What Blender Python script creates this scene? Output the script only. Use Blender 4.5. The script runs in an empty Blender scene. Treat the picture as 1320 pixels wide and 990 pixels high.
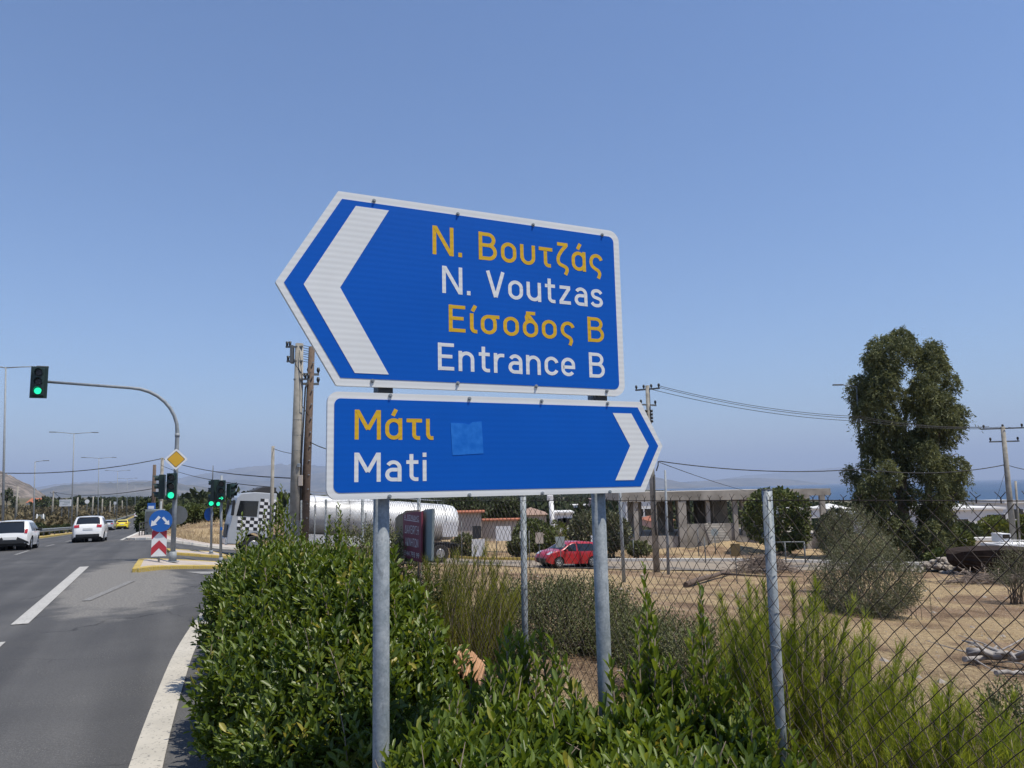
import bpy, bmesh, math, random
import numpy as np
from mathutils import Vector, Matrix, Euler
random.seed(7); RNG = np.random.default_rng(7)
S = bpy.context.scene
HAZE = 6.0e-5
COL = S.collection
PI = math.pi
R = math.radians

# ------------------------------------------------------------------ camera
FOC, CX, CY = 990.0, 660.0, 495.0
PITCH, ROLL = R(7.8), R(1.25)
CAM = Vector((0, 0, 2.2))
_f = Vector((0, math.cos(PITCH), math.sin(PITCH)))
_r0 = Vector((1, 0, 0)); _u0 = _r0.cross(_f)
_u = math.cos(ROLL)*_u0 + math.sin(ROLL)*_r0
_r = math.cos(ROLL)*_r0 - math.sin(ROLL)*_u0
cam = bpy.data.cameras.new('camera'); cam.lens = 27.0; cam.sensor_width = 36.0
cam.clip_start = 0.05; cam.clip_end = 120000
cam_o = bpy.data.objects.new('camera', cam); COL.objects.link(cam_o)
m3 = Matrix((_r, _u, -_f)).transposed()
cam_o.matrix_world = Matrix.Translation(CAM) @ m3.to_4x4()
S.camera = cam_o

# ------------------------------------------------------------------ sky and sun
SUN_EL = R(66); SUN_H = Vector((0.90, -0.43, 0)).normalized()
sun_dir = Vector((SUN_H.x*math.cos(SUN_EL), SUN_H.y*math.cos(SUN_EL), math.sin(SUN_EL)))
W = bpy.data.worlds.new('World'); S.world = W; W.use_nodes = True
nt = W.node_tree; bg = nt.nodes['Background']
sky = nt.nodes.new('ShaderNodeTexSky'); sky.sky_type = 'NISHITA'; sky.sun_disc = False
sky.sun_elevation = SUN_EL; sky.sun_rotation = math.atan2(SUN_H.x, SUN_H.y)
sky.altitude = 0; sky.air_density = 1.15; sky.dust_density = 0.4; sky.ozone_density = 6.0
tint = nt.nodes.new('ShaderNodeMix'); tint.data_type = 'RGBA'; tint.blend_type = 'MULTIPLY'; tint.inputs[0].default_value = 1.0
nt.links.new(sky.outputs[0], tint.inputs[6]); tint.inputs[7].default_value = (.945, .962, 1.045, 1); nt.links.new(tint.outputs[2], bg.inputs[0]); bg.inputs[1].default_value = 0.127
sl = bpy.data.lights.new('sun', 'SUN'); sl.energy = 5.0; sl.angle = R(0.53); sl.color = (1.0, 0.93, 0.81)
so = bpy.data.objects.new('sun', sl); COL.objects.link(so)
so.rotation_euler = sun_dir.to_track_quat('Z', 'Y').to_euler(); so.location = (0, 0, 60)
S.view_settings.view_transform = 'Standard'; S.view_settings.look = 'None'
S.view_settings.exposure = 0.14; S.view_settings.gamma = 1.0; S.view_settings.use_curve_mapping = False
S.render.engine = 'CYCLES'
S.cycles.max_bounces = 6; S.cycles.transparent_max_bounces = 12; S.cycles.volume_bounces = 0
S.cycles.use_denoising = True
try: S.cycles.denoiser = 'OPENIMAGEDENOISE'
except Exception: pass

# ------------------------------------------------------------------ placement helpers
def ray(px, py): return _f + _r*((px-CX)/FOC) + _u*((CY-py)/FOC)
def P(px, py, Y):
    d = ray(px, py); return CAM + d*(Y/d.y)
SV, CV = -0.41, 0.912                       # road axis: along t = (SV, CV), across s = (CV, -SV)
def st(X, Y): return X*CV - Y*SV, X*SV + Y*CV
def xy(s, t): return s*CV + t*SV, -s*SV + t*CV
def lerp_tab(x, xs, ys): return np.interp(x, xs, ys)
def sstep(a, b, x):
    k = np.clip((x-a)/(b-a), 0, 1); return k*k*(3-2*k)
def gz(X, Y):
    X = np.asarray(X, float); Y = np.asarray(Y, float)
    s = X*CV - Y*SV; t = X*SV + Y*CV
    prof = lerp_tab(t, [-100, 34, 42, 58, 146, 340, 2000], [0, 0, -.1, -.5, -2.95, -4.6, -6])
    c1 = lerp_tab(s, [-400, -60, -12, 0.9, 3.4, 5.5, 22, 60, 120, 9000], [14, 1.4, 0, 0, .12, -.05, -2.1, -3.5, -6, -6])
    c2 = lerp_tab(s, [-400, -60, -12, -.5, 3.2, 20, 60, 120, 9000], [14, 1.4, 0, 0, -.75, -2.35, -3.7, -6, -6])
    w = sstep(18, 30, t)
    e = X*.9925 - Y*.122
    fall = lerp_tab(e, [0, 90, 620, 700, 3000], [0, 0, -36, -60, -80])
    far = np.hypot(X, Y)
    und = np.sin(X*.31+Y*.17)*.05+np.sin(X*.11-Y*.23+1)*.07
    und = und*sstep(6, 14, s)*(1-sstep(800, 1500, far))
    bank = 1.7*sstep(62, 86, t)*sstep(-1, 5, s)*(1-sstep(26, 40, s))*(1-sstep(200, 320, t))
    return prof + c1*(1-w) + c2*w + fall + und + bank
def gzf(X, Y): return float(gz(X, Y))
def G(px, py, dmin=2.0, dmax=900.0):
    d = ray(px, py); d = d/d.y; Y = dmin
    while Y < dmax:
        p = CAM + d*Y
        if p.z <= gzf(p.x, p.y): return Vector((p.x, p.y, gzf(p.x, p.y)))
        Y *= 1.004
    p = CAM + d*dmax; return Vector((p.x, p.y, gzf(p.x, p.y)))
def ST(s, t, z=0.0):
    X, Y = xy(s, t); return Vector((X, Y, gzf(X, Y)+z))

# ------------------------------------------------------------------ materials
def new_mat(name):
    m = bpy.data.materials.new(name); m.use_nodes = True
    return m, m.node_tree, m.node_tree.nodes['Principled BSDF']
def setc(n, v):
    n.default_value = (v[0], v[1], v[2], 1)
def mat(name, col, rough=.6, metal=0.0, var=.12, scale=6.0, bump=0.0, coat=0.0, spec=.5, col2=None, detail=5):
    m, t, b = new_mat(name)
    tc = t.nodes.new('ShaderNodeTexCoord')
    nz = t.nodes.new('ShaderNodeTexNoise'); nz.inputs['Scale'].default_value = scale; nz.inputs['Detail'].default_value = detail
    t.links.new(tc.outputs['Object'], nz.inputs['Vector'])
    rp = t.nodes.new('ShaderNodeValToRGB'); rp.color_ramp.elements[0].position = .3; rp.color_ramp.elements[1].position = .72
    c2 = col2 if col2 else tuple(min(1, c*(1+var)) for c in col); c1 = col if col2 else tuple(c*(1-var) for c in col)
    rp.color_ramp.elements[0].color = (*c1, 1); rp.color_ramp.elements[1].color = (*c2, 1)
    t.links.new(nz.outputs['Fac'], rp.inputs[0]); t.links.new(rp.outputs[0], b.inputs['Base Color'])
    b.inputs['Roughness'].default_value = rough; b.inputs['Metallic'].default_value = metal
    b.inputs['Specular IOR Level'].default_value = spec
    if coat: b.inputs['Coat Weight'].default_value = coat; b.inputs['Coat Roughness'].default_value = .04
    if bump:
        bp = t.nodes.new('ShaderNodeBump'); bp.inputs['Strength'].default_value = bump; bp.inputs['Distance'].default_value = .02
        t.links.new(nz.outputs['Fac'], bp.inputs['Height']); t.links.new(bp.outputs[0], b.inputs['Normal'])
    return m
def emat(name, col, st_):
    m, t, b = new_mat(name); setc(b.inputs['Base Color'], col)
    setc(b.inputs['Emission Color'], col); b.inputs['Emission Strength'].default_value = st_; return m
def leaf_mat(name, c_dark, c_light, trans=.35, rough=.45, spec=.4, old=None):
    m, t, b = new_mat(name)
    at = t.nodes.new('ShaderNodeAttribute'); at.attribute_name = 'tint'
    rp = t.nodes.new('ShaderNodeValToRGB'); rp.color_ramp.elements[0].color = (*c_dark, 1); rp.color_ramp.elements[1].color = (*c_light, 1)
    if old:
        rp.color_ramp.elements[1].position = .88; e = rp.color_ramp.elements.new(.985); e.color = (*old, 1)
    t.links.new(at.outputs['Fac'], rp.inputs[0]); t.links.new(rp.outputs[0], b.inputs['Base Color'])
    b.inputs['Roughness'].default_value = rough; b.inputs['Specular IOR Level'].default_value = spec
    tr = t.nodes.new('ShaderNodeBsdfTranslucent'); hs = t.nodes.new('ShaderNodeHueSaturation')
    hs.inputs['Hue'].default_value = .485; hs.inputs['Value'].default_value = 1.3; hs.inputs['Saturation'].default_value = 1.1
    t.links.new(rp.outputs[0], hs.inputs['Color']); t.links.new(hs.outputs[0], tr.inputs[0])
    mx = t.nodes.new('ShaderNodeMixShader'); mx.inputs[0].default_value = trans
    t.links.new(b.outputs[0], mx.inputs[1]); t.links.new(tr.outputs[0], mx.inputs[2])
    t.links.new(mx.outputs[0], t.nodes['Material Output'].inputs['Surface'])
    return m
M = {}
M['galv'] = mat('galvanised_steel', (.20, .225, .245), .6, .05, col2=(.30, .325, .345), scale=9, spec=.3)
M['galv_dark'] = mat('dull_steel', (.12, .13, .135), .6, .1, scale=10)
M['black'] = mat('black_plastic', (.015, .016, .017), .5)
M['rubber'] = mat('tyre_rubber', (.018, .018, .019), .85)
M['rim'] = mat('wheel_rim', (.4, .41, .42), .35, .7)
M['glass'] = mat('car_glass', (.012, .015, .018), .06, spec=.7)
M['white_paint'] = mat('white_car_paint', (.78, .78, .77), .3, var=.02, coat=.6)
M['red_paint'] = mat('red_car_paint', (.36, .008, .016), .3, var=.04, coat=.7)
M['yellow_paint'] = mat('yellow_car_paint', (.78, .62, .02), .3, var=.03, coat=.6)
M['silver_paint'] = mat('silver_car_paint', (.42, .43, .45), .3, .4, var=.03, coat=.6)
M['tail_red'] = mat('tail_lamp_red', (.35, .015, .02), .2, coat=.5)
M['lamp_clear'] = mat('headlamp_clear', (.6, .62, .65), .1, .3)
M['plate'] = mat('number_plate', (.7, .7, .68), .5, var=.04)
M['conc'] = mat('weathered_concrete', (.23, .21, .18), .9, col2=(.45, .415, .365), scale=.9, bump=.3, detail=10)
M['conc_pole'] = mat('pale_concrete_pole', (.18, .17, .145), .9, col2=(.35, .33, .29), scale=3, bump=.2, detail=9)
M['wood_pole'] = mat('dark_wood_pole', (.085, .06, .045), .9, col2=(.14, .10, .075), scale=9, bump=.3)
M['kerb_yellow'] = mat('worn_yellow_paint', (.55, .40, .03), .8, col2=(.62, .50, .20), scale=4)
M['kerb_white'] = mat('pale_kerb_stone', (.5, .48, .44), .9, col2=(.62, .60, .55), scale=4, bump=.2)
M['paving'] = mat('dusty_paving', (.34, .29, .25), .95, col2=(.46, .41, .36), scale=1.7, bump=.3)
M['wire'] = mat('rusty_wire', (.030, .022, .018), .7, .3, col2=(.06, .045, .035), scale=30)
M['cable'] = mat('black_cable', (.02, .02, .022), .7)
M['tl_green'] = mat('dark_green_housing', (.012, .03, .026), .45)
M['lens_off'] = mat('unlit_lens', (.02, .012, .01), .2)
M['green_on'] = emat('lit_green_lamp', (.02, .85, .42), 1.15)
M['sign_yellow'] = mat('sign_yellow', (.62, .36, .03), .5, var=.05)
M['sign_white2'] = mat('sign_white', (.72, .73, .73), .5, var=.04)
M['sign_blue2'] = mat('road_sign_blue', (.012, .11, .40), .45, var=.06)
M['sign_red'] = mat('sign_red', (.42, .03, .045), .5, var=.06)
M['maroon'] = mat('maroon_board', (.23, .045, .075), .6, var=.1)
M['card'] = mat('weathered_cardboard', (.30, .225, .15), .95, col2=(.42, .32, .22), scale=5)
M['greyboard'] = mat('grey_board', (.30, .34, .34), .7, scale=4)
M['letter_pale'] = mat('pale_lettering', (.75, .70, .72), .7)
M['white_board'] = mat('white_board', (.72, .72, .72), .6, var=.05)
M['dark_board'] = mat('dark_board', (.025, .027, .032), .6)
M['brown_board'] = mat('brown_board', (.12, .085, .035), .7)
M['render_white'] = mat('white_render', (.68, .67, .65), .85, var=.06, scale=.6)
M['render_beige'] = mat('beige_render', (.46, .40, .34), .9, var=.1, scale=.7)
M['render_pink'] = mat('pink_render', (.55, .36, .31), .9, var=.08)
M['tile'] = mat('terracotta_tiles', (.36, .13, .07), .85, var=.2, scale=3)
M['tile_brown'] = mat('brown_roof', (.30, .20, .15), .85, var=.15, scale=2)
M['bark'] = mat('bark', (.10, .08, .06), .95, col2=(.20, .165, .13), scale=6, bump=.4)
M['dead'] = mat('bleached_dead_wood', (.14, .125, .115), .9, col2=(.42, .39, .36), scale=7, bump=.4)
M['stone'] = mat('rubble_stone', (.20, .17, .14), .95, col2=(.42, .38, .33), scale=3, bump=.3)
M['twig'] = mat('dry_twigs', (.16, .12, .095), .95, col2=(.26, .21, .17), scale=5)
M['hull'] = mat('dark_brown_hull', (.022, .016, .013), .9, col2=(.045, .032, .026), scale=2, spec=.1)
M['tank'] = mat('brushed_tank_metal', (.66, .67, .67), .5, .15, var=.12, scale=1.6, detail=9)
M['cab'] = mat('silver_cab_paint', (.44, .46, .48), .35, .2, var=.03, coat=.5)
M['chassis'] = mat('dark_chassis', (.03, .03, .032), .7)
M['cabinet'] = mat('grey_cabinet', (.25, .28, .27), .6)
M['orangewood'] = mat('orange_split_wood', (.30, .15, .07), .9, col2=(.52, .32, .19), scale=9, bump=.5)
M['orangewood_dark'] = mat('dark_split_wood', (.055, .035, .022), .9, col2=(.11, .065, .038), scale=9, bump=.5)
M['laurel'] = leaf_mat('laurel_leaf', (.040, .072, .010), (.165, .225, .034), .36, .40, .45, (.33, .30, .06))
M['laurel2'] = leaf_mat('young_laurel_leaf', (.055, .098, .012), (.195, .260, .042), .38, .42, .45, (.38, .34, .07))
M['olive'] = leaf_mat('olive_leaf', (.075, .082, .040), (.20, .205, .115), .2, .55, .3)
M['dusty'] = leaf_mat('dusty_leaf', (.058, .072, .026), (.175, .185, .080), .25, .6, .3)
M['broom'] = leaf_mat('broom_needle', (.13, .155, .022), (.33, .34, .07), .45, .6, .2)
M['pine'] = leaf_mat('pine_needle', (.135, .185, .024), (.36, .41, .070), .5, .6, .2)
M['euca'] = leaf_mat('eucalyptus_leaf', (.056, .070, .028), (.205, .220, .092), .32, .55, .3)
M['tree_dark'] = leaf_mat('dark_tree_leaf', (.032, .046, .017), (.095, .115, .045), .2, .6, .3)
M['tree_mid'] = leaf_mat('green_tree_leaf', (.05, .072, .02), (.16, .185, .058), .2, .6, .3)
M['tree_yel'] = leaf_mat('yellow_green_leaf', (.08, .10, .02), (.17, .19, .04), .25, .6, .3)
M['scrub'] = leaf_mat('scrub_leaf', (.075, .066, .036), (.20, .165, .10), .1, .8, .1)
M['straw'] = leaf_mat('straw_blade', (.28, .20, .11), (.58, .48, .30), .25, .8, .1)
M['wood_far'] = leaf_mat('woodland_leaf', (.03, .042, .02), (.075, .085, .04), .1, .8, .1)

# ------------------------------------------------------------------ mesh builder
class MB:
    def __init__(s): s.v = []; s.f = []; s.sm = []
    def add(s, vs, fs, smooth=False):
        o = len(s.v); s.v += [Vector(v) for v in vs]
        for f in fs: s.f.append([i+o for i in f]); s.sm.append(smooth)
        return s
    def box(s, c, size, rz=0.0, M4=None):
        hx, hy, hz = size[0]/2, size[1]/2, size[2]/2
        vs = [Vector((x, y, z)) for x in (-hx, hx) for y in (-hy, hy) for z in (-hz, hz)]
        if M4 is not None: vs = [M4 @ v for v in vs]
        else:
            rot = Matrix.Rotation(rz, 3, 'Z'); vs = [rot @ v + Vector(c) for v in vs]
        return s.add(vs, [(0,1,3,2),(4,6,7,5),(0,4,5,1),(2,3,7,6),(0,2,6,4),(1,5,7,3)])
    def tube(s, pts, r, n=8, smooth=True, cap=True):
        pts = [Vector(p) for p in pts]; rs = r if hasattr(r, '__len__') else [r]*len(pts)
        rings = []; prev = None
        for i, p in enumerate(pts):
            d = (pts[min(i+1, len(pts)-1)] - pts[max(i-1, 0)]).normalized()
            if prev is None:
                a = d.cross(Vector((0, 0, 1))); 
                if a.length < 1e-3: a = Vector((1, 0, 0))
                a.normalize()
            else: a = (prev - d*prev.dot(d)).normalized()
            prev = a; b = d.cross(a)
            rings.append([p + (a*math.cos(2*PI*k/n) + b*math.sin(2*PI*k/n))*rs[i] for k in range(n)])
        o = len(s.v)
        for rg in rings: s.v += rg
        for i in range(len(pts)-1):
            for k in range(n):
                s.f.append([o+i*n+k, o+i*n+(k+1) % n, o+(i+1)*n+(k+1) % n, o+(i+1)*n+k]); s.sm.append(smooth)
        if cap:
            s.f.append([o+k for k in range(n)][::-1]); s.sm.append(False)
            s.f.append([o+(len(pts)-1)*n+k for k in range(n)]); s.sm.append(False)
        return s
    def prism(s, pts, off):      # planar polygon extruded by vector off
        n = len(pts); off = Vector(off); a = [Vector(p) for p in pts]
        return s.add(a+[p+off for p in a], [list(range(n))[::-1], [i+n for i in range(n)]] +
                     [(i, (i+1) % n, (i+1) % n+n, i+n) for i in range(n)])
    def build(s, name, m, parent=None, bevel=0.0):
        me = bpy.data.meshes.new(name)
        off = Vector((0, 0, 0))
        if parent is not None and parent.get('_w'):
            off = Vector(parent['_w'])
        me.from_pydata([v-off for v in s.v], [], s.f)
        me.polygons.foreach_set('use_smooth', s.sm)
        me.materials.append(m); me.update()
        bm = bmesh.new(); bm.from_mesh(me); bmesh.ops.recalc_face_normals(bm, faces=bm.faces)
        if bevel:
            bmesh.ops.remove_doubles(bm, verts=bm.verts, dist=1e-5)
            bmesh.ops.bevel(bm, geom=[e for e in bm.edges if len(e.link_faces) == 2 and e.calc_face_angle(0) > .6], offset=bevel, segments=2, profile=.6, affect='EDGES')
        bm.to_mesh(me); bm.free()
        o = bpy.data.objects.new(name, me); COL.objects.link(o)
        if parent is not None: o.parent = parent
        return o
def tag(o, label=None, cat=None, group=None, kind=None):
    if label: o['label'] = label
    if cat: o['category'] = cat
    if group: o['group'] = group
    if kind: o['kind'] = kind
    return o
def thing(name, label, cat, loc, rot=(0, 0, 0), group=None, world=True):
    o = bpy.data.objects.new(name, None); COL.objects.link(o); o.location = loc; o.rotation_euler = rot
    o.empty_display_size = .2
    if world: o['_w'] = list(loc)
    return tag(o, label, cat, group)
def copy_tree(o, parent=None):
    kids = list(o.children)
    c = o.copy(); COL.objects.link(c)
    if parent is not None: c.parent = parent
    for k in kids: copy_tree(k, c)
    return c
def sub(name, mb, m, parent, root, bevel=0.0):     # sub-part: verts in world when root is a world thing
    o = mb.build(name, m, root, bevel); o.parent = parent; return o

# ------------------------------------------------------------------ foliage
def leaf_mesh(name, m, base, d, nrm, L, Wd, parent=None, fold=.25, tint=None, origin=(0, 0, 0)):
    n = len(base); base = base - np.array(origin)[None]
    d = d/np.linalg.norm(d, axis=1, keepdims=True)
    side = np.cross(d, nrm); side /= (np.linalg.norm(side, axis=1, keepdims=True)+1e-9)
    up = np.cross(side, d)
    L = L[:, None]; Wd = Wd[:, None]
    b = base
    r1 = base + d*L*.32 + side*Wd*.42 + up*Wd*fold; r2 = base + d*L*.68 + side*Wd*.46 + up*Wd*fold - up*L*.03
    tp = base + d*L - up*L*.10
    l2 = base + d*L*.68 - side*Wd*.46 + up*Wd*fold - up*L*.03; l1 = base + d*L*.32 - side*Wd*.42 + up*Wd*fold
    V = np.stack([b, r1, r2, tp, l2, l1], axis=1).reshape(-1, 3)
    idx = (np.arange(n)*6)[:, None]
    F = np.concatenate([idx+np.array([[0, 1, 2, 3]]), idx+np.array([[0, 3, 4, 5]])], axis=1).reshape(-1)
    return raw_mesh(name, m, V, F, 4, np.repeat(tint if tint is not None else RNG.random(n), 6), parent)
def tri_mesh(name, m, base, d, side, L, Wd, parent=None, tint=None, origin=(0, 0, 0)):
    n = len(base); base = base - np.array(origin)[None]
    d = d/np.linalg.norm(d, axis=1, keepdims=True)
    s_ = np.cross(d, side); s_ /= (np.linalg.norm(s_, axis=1, keepdims=True)+1e-9)
    V = np.stack([base - s_*Wd[:, None]*.5, base + s_*Wd[:, None]*.5, base + d*L[:, None]], axis=1).reshape(-1, 3)
    return raw_mesh(name, m, V, np.arange(n*3), 3, np.repeat(tint if tint is not None else RNG.random(n), 3), parent)
def raw_mesh(name, m, V, F, k, tint, parent):
    me = bpy.data.meshes.new(name); nf = len(F)//k
    me.vertices.add(len(V)); me.vertices.foreach_set('co', V.astype(np.float32).reshape(-1))
    me.loops.add(len(F)); me.loops.foreach_set('vertex_index', F.astype(np.int32))
    me.polygons.add(nf); me.polygons.foreach_set('loop_start', np.arange(nf, dtype=np.int32)*k)
    me.update(calc_edges=True)
    a = me.attributes.new('tint', 'FLOAT', 'POINT'); a.data.foreach_set('value', tint.astype(np.float32))
    me.materials.append(m)
    o = bpy.data.objects.new(name, me); COL.objects.link(o)
    if parent is not None: o.parent = parent
    return o
def unit(v): return v/(np.linalg.norm(v, axis=1, keepdims=True)+1e-9)
def sample_blobs(blobs, n, inner=.25):
    A = np.array(blobs, float); w = (A[:, 3]*A[:, 4]+A[:, 3]*A[:, 5]+A[:, 4]*A[:, 5]); w /= w.sum()
    pts = []; nrs = []
    tot = 0
    while tot < n:
        k = RNG.choice(len(A), n, p=w); dirs = unit(RNG.normal(size=(n, 3)))
        rad = np.where(RNG.random(n) < inner, RNG.uniform(.35, .9, n), RNG.uniform(.86, 1.02, n))
        p = A[k, :3] + dirs*A[k, 3:6]*rad[:, None]
        nr = unit(dirs/A[k, 3:6])
        keep = np.ones(n, bool)
        for j in range(len(A)):
            q = ((p-A[j, :3])/A[j, 3:6]); keep &= ~((np.linalg.norm(q, axis=1) < .80) & (k != j))
        pts.append(p[keep]); nrs.append(nr[keep]); tot += keep.sum()
    return np.concatenate(pts)[:n], np.concatenate(nrs)[:n]
def shoots_to_leaves(p, d, ls, m, Lr, Wr, ang=(.5, 1.0)):
    n = len(p); k = np.arange(m)
    ph = RNG.uniform(0, 6.28, n)[:, None] + k[None]*2.4 + RNG.normal(0, .3, (n, m))
    a = unit(np.cross(d, RNG.normal(size=(n, 3)))); b = np.cross(d, a)
    rad = a[:, None]*np.cos(ph)[..., None] + b[:, None]*np.sin(ph)[..., None]
    fr = (k[None]+RNG.uniform(0, .8, (n, m)))/m
    base = p[:, None] + d[:, None]*(ls[:, None]*fr)[..., None]
    an = RNG.uniform(ang[0], ang[1], (n, m))*(1.15-.5*fr)
    dr = d[:, None]*np.cos(an)[..., None] + rad*np.sin(an)[..., None]
    nr = d[:, None]*np.sin(an)[..., None] - rad*np.cos(an)[..., None] + RNG.normal(0, .25, (n, m, 3))
    L = RNG.uniform(Lr[0], Lr[1], (n, m))*(1.05-.35*fr**3); Wd = L*RNG.uniform(Wr[0], Wr[1], (n, m))
    return base.reshape(-1, 3), dr.reshape(-1, 3), nr.reshape(-1, 3), L.reshape(-1), Wd.reshape(-1)
def stems_to(root, origin, pts, base, r0=.02, m=None, name='stem', spread=.15):
    mb = MB(); base = Vector(base)
    for q in pts:
        q = Vector(q); b0 = base + Vector((random.uniform(-spread, spread), random.uniform(-spread, spread), 0))
        mid = b0.lerp(q, .5) + Vector((random.uniform(-.08, .08), random.uniform(-.08, .08), .1*(q-b0).length))
        mb.tube([b0, mid, q], [r0, r0*.65, r0*.25], 5)
    return mb.build(name, m or M['bark'], root)
def shrub(name, label, blobs, nsh, mat_, Lr, Wr=(.32, .44), m=12, ls=(.22, .42), up=.9, group=None, sprouts=(), ang=(.5, 1.0), cat='shrub', inner=.3, rootz=None):
    A = np.array(blobs, float); c = A[:, :3].mean(axis=0); zb = gzf(c[0], c[1]) if rootz is None else rootz
    root = thing(name, label, cat, (c[0], c[1], zb), group=group)
    p, nr = sample_blobs(blobs, nsh, inner)
    ok = p[:, 2] > zb-.05
    p = p[ok]; nr = nr[ok]
    d = unit(nr*RNG.uniform(.4, 1.0, (len(p), 1)) + np.array([[0, 0, 1]])*up + RNG.normal(0, .22, p.shape))
    lens = RNG.uniform(ls[0], ls[1], len(p)); p0 = p - d*lens[:, None]*.55
    L = [shoots_to_leaves(p0, d, lens, m, Lr, Wr, ang)]
    tn = np.repeat(np.clip(RNG.normal(.40, .2, len(p))+.14*np.sin(p[:, 0]*4.1+p[:, 2]*3)*np.sin(p[:, 1]*3.3+p[:, 2]*5), 0, 1), m)
    T = [np.clip(tn + RNG.normal(0, .18, len(tn)), 0, 1)]
    sp = []
    for (x, y, z0, z1, ln) in sprouts:          # tall upright leafy shoots
        q = np.array([[x, y, z0]]); dd = unit(np.array([[ln[0], ln[1], 1.0]])); h = np.array([z1-z0])
        mm = int((z1-z0)*30)+8
        l_ = shoots_to_leaves(q, dd, h, mm, (Lr[0]*.9, Lr[1]*1.0), Wr, (.35, .85)); L.append(l_)
        T.append(np.clip(RNG.normal(.55, .2, mm), 0, 1)); sp.append((q[0], q[0]+dd[0]*h[0]))
    cat_ = [np.concatenate([q[i] for q in L]) for i in range(5)]
    leaf_mesh('foliage', mat_, *cat_, parent=root, tint=np.concatenate(T), origin=(c[0], c[1], zb))
    idx = RNG.choice(len(p), min(26, len(p)), replace=False)
    mb_pts = [p[i]*.9+np.array([c[0], c[1], p[i][2]])*.1 for i in idx]
    stems_to(root, None, mb_pts, (c[0], c[1], zb-.03), .016, spread=A[:, 3].max()*.35)
    if mat_ in (M['laurel'], M['laurel2']):        # a few bare grey twigs among the leaves
        mb = MB()
        for i in RNG.choice(len(p), min(70, len(p)), replace=False):
            q = Vector(p[i]); dv = Vector(d[i])+Vector((random.gauss(0, .35), random.gauss(0, .35), 0)); e = q+dv.normalized()*random.uniform(.12, .30)
            mb.tube([q-dv*.2, q.lerp(e, .5)+Vector((random.uniform(-.02, .02), random.uniform(-.02, .02), 0)), e], [.005, .004, .0015], 4)
        mb.build('bare_twig', M['twig'], root)
    if sp:
        mb = MB()
        for a, b in sp: mb.tube([a-np.array([0, 0, .3]), a, b], [.009, .008, .003], 5)
        mb.build('upright_shoot', M['bark'], root)
    return root
def needle_plant(name, label, base, shoots, mat_, group=None, nl=(.07, .11), nw=.0028, dens=170, lean=(0, 0), cat='plant', hvar=.42, spread=.5, height=1.2, tilt=.22):
    bx, by, bz = base
    root = thing(name, label, cat, base, group=group); B = []; D = []; Ls = []
    mb = MB(); T = []
    for i in range(shoots):
        a = random.uniform(0, 6.28); rr = spread*math.sqrt(random.random())
        p = Vector((bx+rr*math.cos(a), by+rr*math.sin(a), bz))
        h = height*random.uniform(1-hvar, 1+hvar*.4)*(1-.35*(rr/spread)**2)
        e = p + Vector((math.cos(a)*rr*tilt*2+lean[0]*h+random.uniform(-.2, .2)*h, math.sin(a)*rr*tilt*2+lean[1]*h+random.uniform(-.2, .2)*h, h))
        mid = p.lerp(e, .5)+Vector((random.uniform(-.08, .08)*h, random.uniform(-.08, .08)*h, .05*h))
        mb.tube([p, mid, e], [.007, .005, .002], 4)
        n = int(dens*h)
        u = RNG.random(n)**.8; pp = np.array(p)[None]*((1-u)**2)[:, None] + 2*np.array(mid)[None]*(u*(1-u))[:, None] + np.array(e)[None]*(u**2)[:, None]
        ax = np.array((e-p).normalized())
        rad = RNG.normal(size=(n, 3)); rad -= ax[None]*(rad@ax)[:, None]; rad = unit(rad)
        an = RNG.uniform(.25, .7, n)[:, None]
        B.append(pp); D.append(ax[None]*np.cos(an)+rad*np.sin(an)); Ls.append(RNG.uniform(nl[0], nl[1], n))
        T.append(np.clip(RNG.normal(.5, .2)+RNG.normal(0, .15, n), 0, 1))
    mb.build('stem', M['twig'], root)
    B = np.concatenate(B); D = np.concatenate(D); Ls = np.concatenate(Ls)
    tri_mesh('foliage', mat_, B, D, RNG.normal(size=B.shape), Ls, np.full(len(B), nw), root, tint=np.concatenate(T), origin=base)
    return root
def tree(name, label, base, blobs, nl, mat_, size, group=None, droop=0.0, cat='tree', trunk_r=.15, inner=.35, aspect=(.35, .6), limbs=7):
    base = Vector(base); root = thing(name, label, cat, base, group=group)
    p, nr = sample_blobs(blobs, nl, inner)
    d = unit(nr + RNG.normal(0, .7, p.shape) + np.array([[0, 0, -droop]]))
    L = RNG.uniform(size*.6, size*1.3, len(p)); 
    cl = np.sin(p[:, 0]*1.3/size*.1)+np.sin(p[:, 1]*1.1/size*.1+2)
    leaf_mesh('crown', mat_, p, d, unit(RNG.normal(size=p.shape)+nr), L, L*RNG.uniform(*aspect, len(p)), root, tint=np.clip(RNG.normal(.45, .24, len(p)), 0, 1), origin=base)
    A = np.array(blobs, float); top = Vector(A[:, :3].mean(axis=0))
    mb = MB(); fork = base.lerp(top, .55)
    mb.tube([base-Vector((0, 0, .1)), base.lerp(fork, .5)+Vector((.03, .02, 0)), fork], [trunk_r, trunk_r*.8, trunk_r*.65], 8)
    for b in blobs[:limbs]:
        q = Vector(b[:3]); mb.tube([fork-Vector((0, 0, .1)), fork.lerp(q, .6)+Vector((0, 0, .1)), q+Vector((0, 0, b[5]*.4))], [trunk_r*.5, trunk_r*.33, trunk_r*.12], 6)
    mb.build('trunk', M['bark'], root)
    return root
def rnd_blobs(c, r, n, rmin=.35, rmax=.6):
    out = []
    for i in range(n):
        v = Vector((random.gauss(0, 1), random.gauss(0, 1), random.gauss(0, 1))).normalized()*random.uniform(.35, .72)
        k = random.uniform(rmin, rmax); out.append((c[0]+v.x*r[0], c[1]+v.y*r[1], c[2]+v.z*r[2], r[0]*k, r[1]*k, r[2]*k))
    return out
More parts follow.
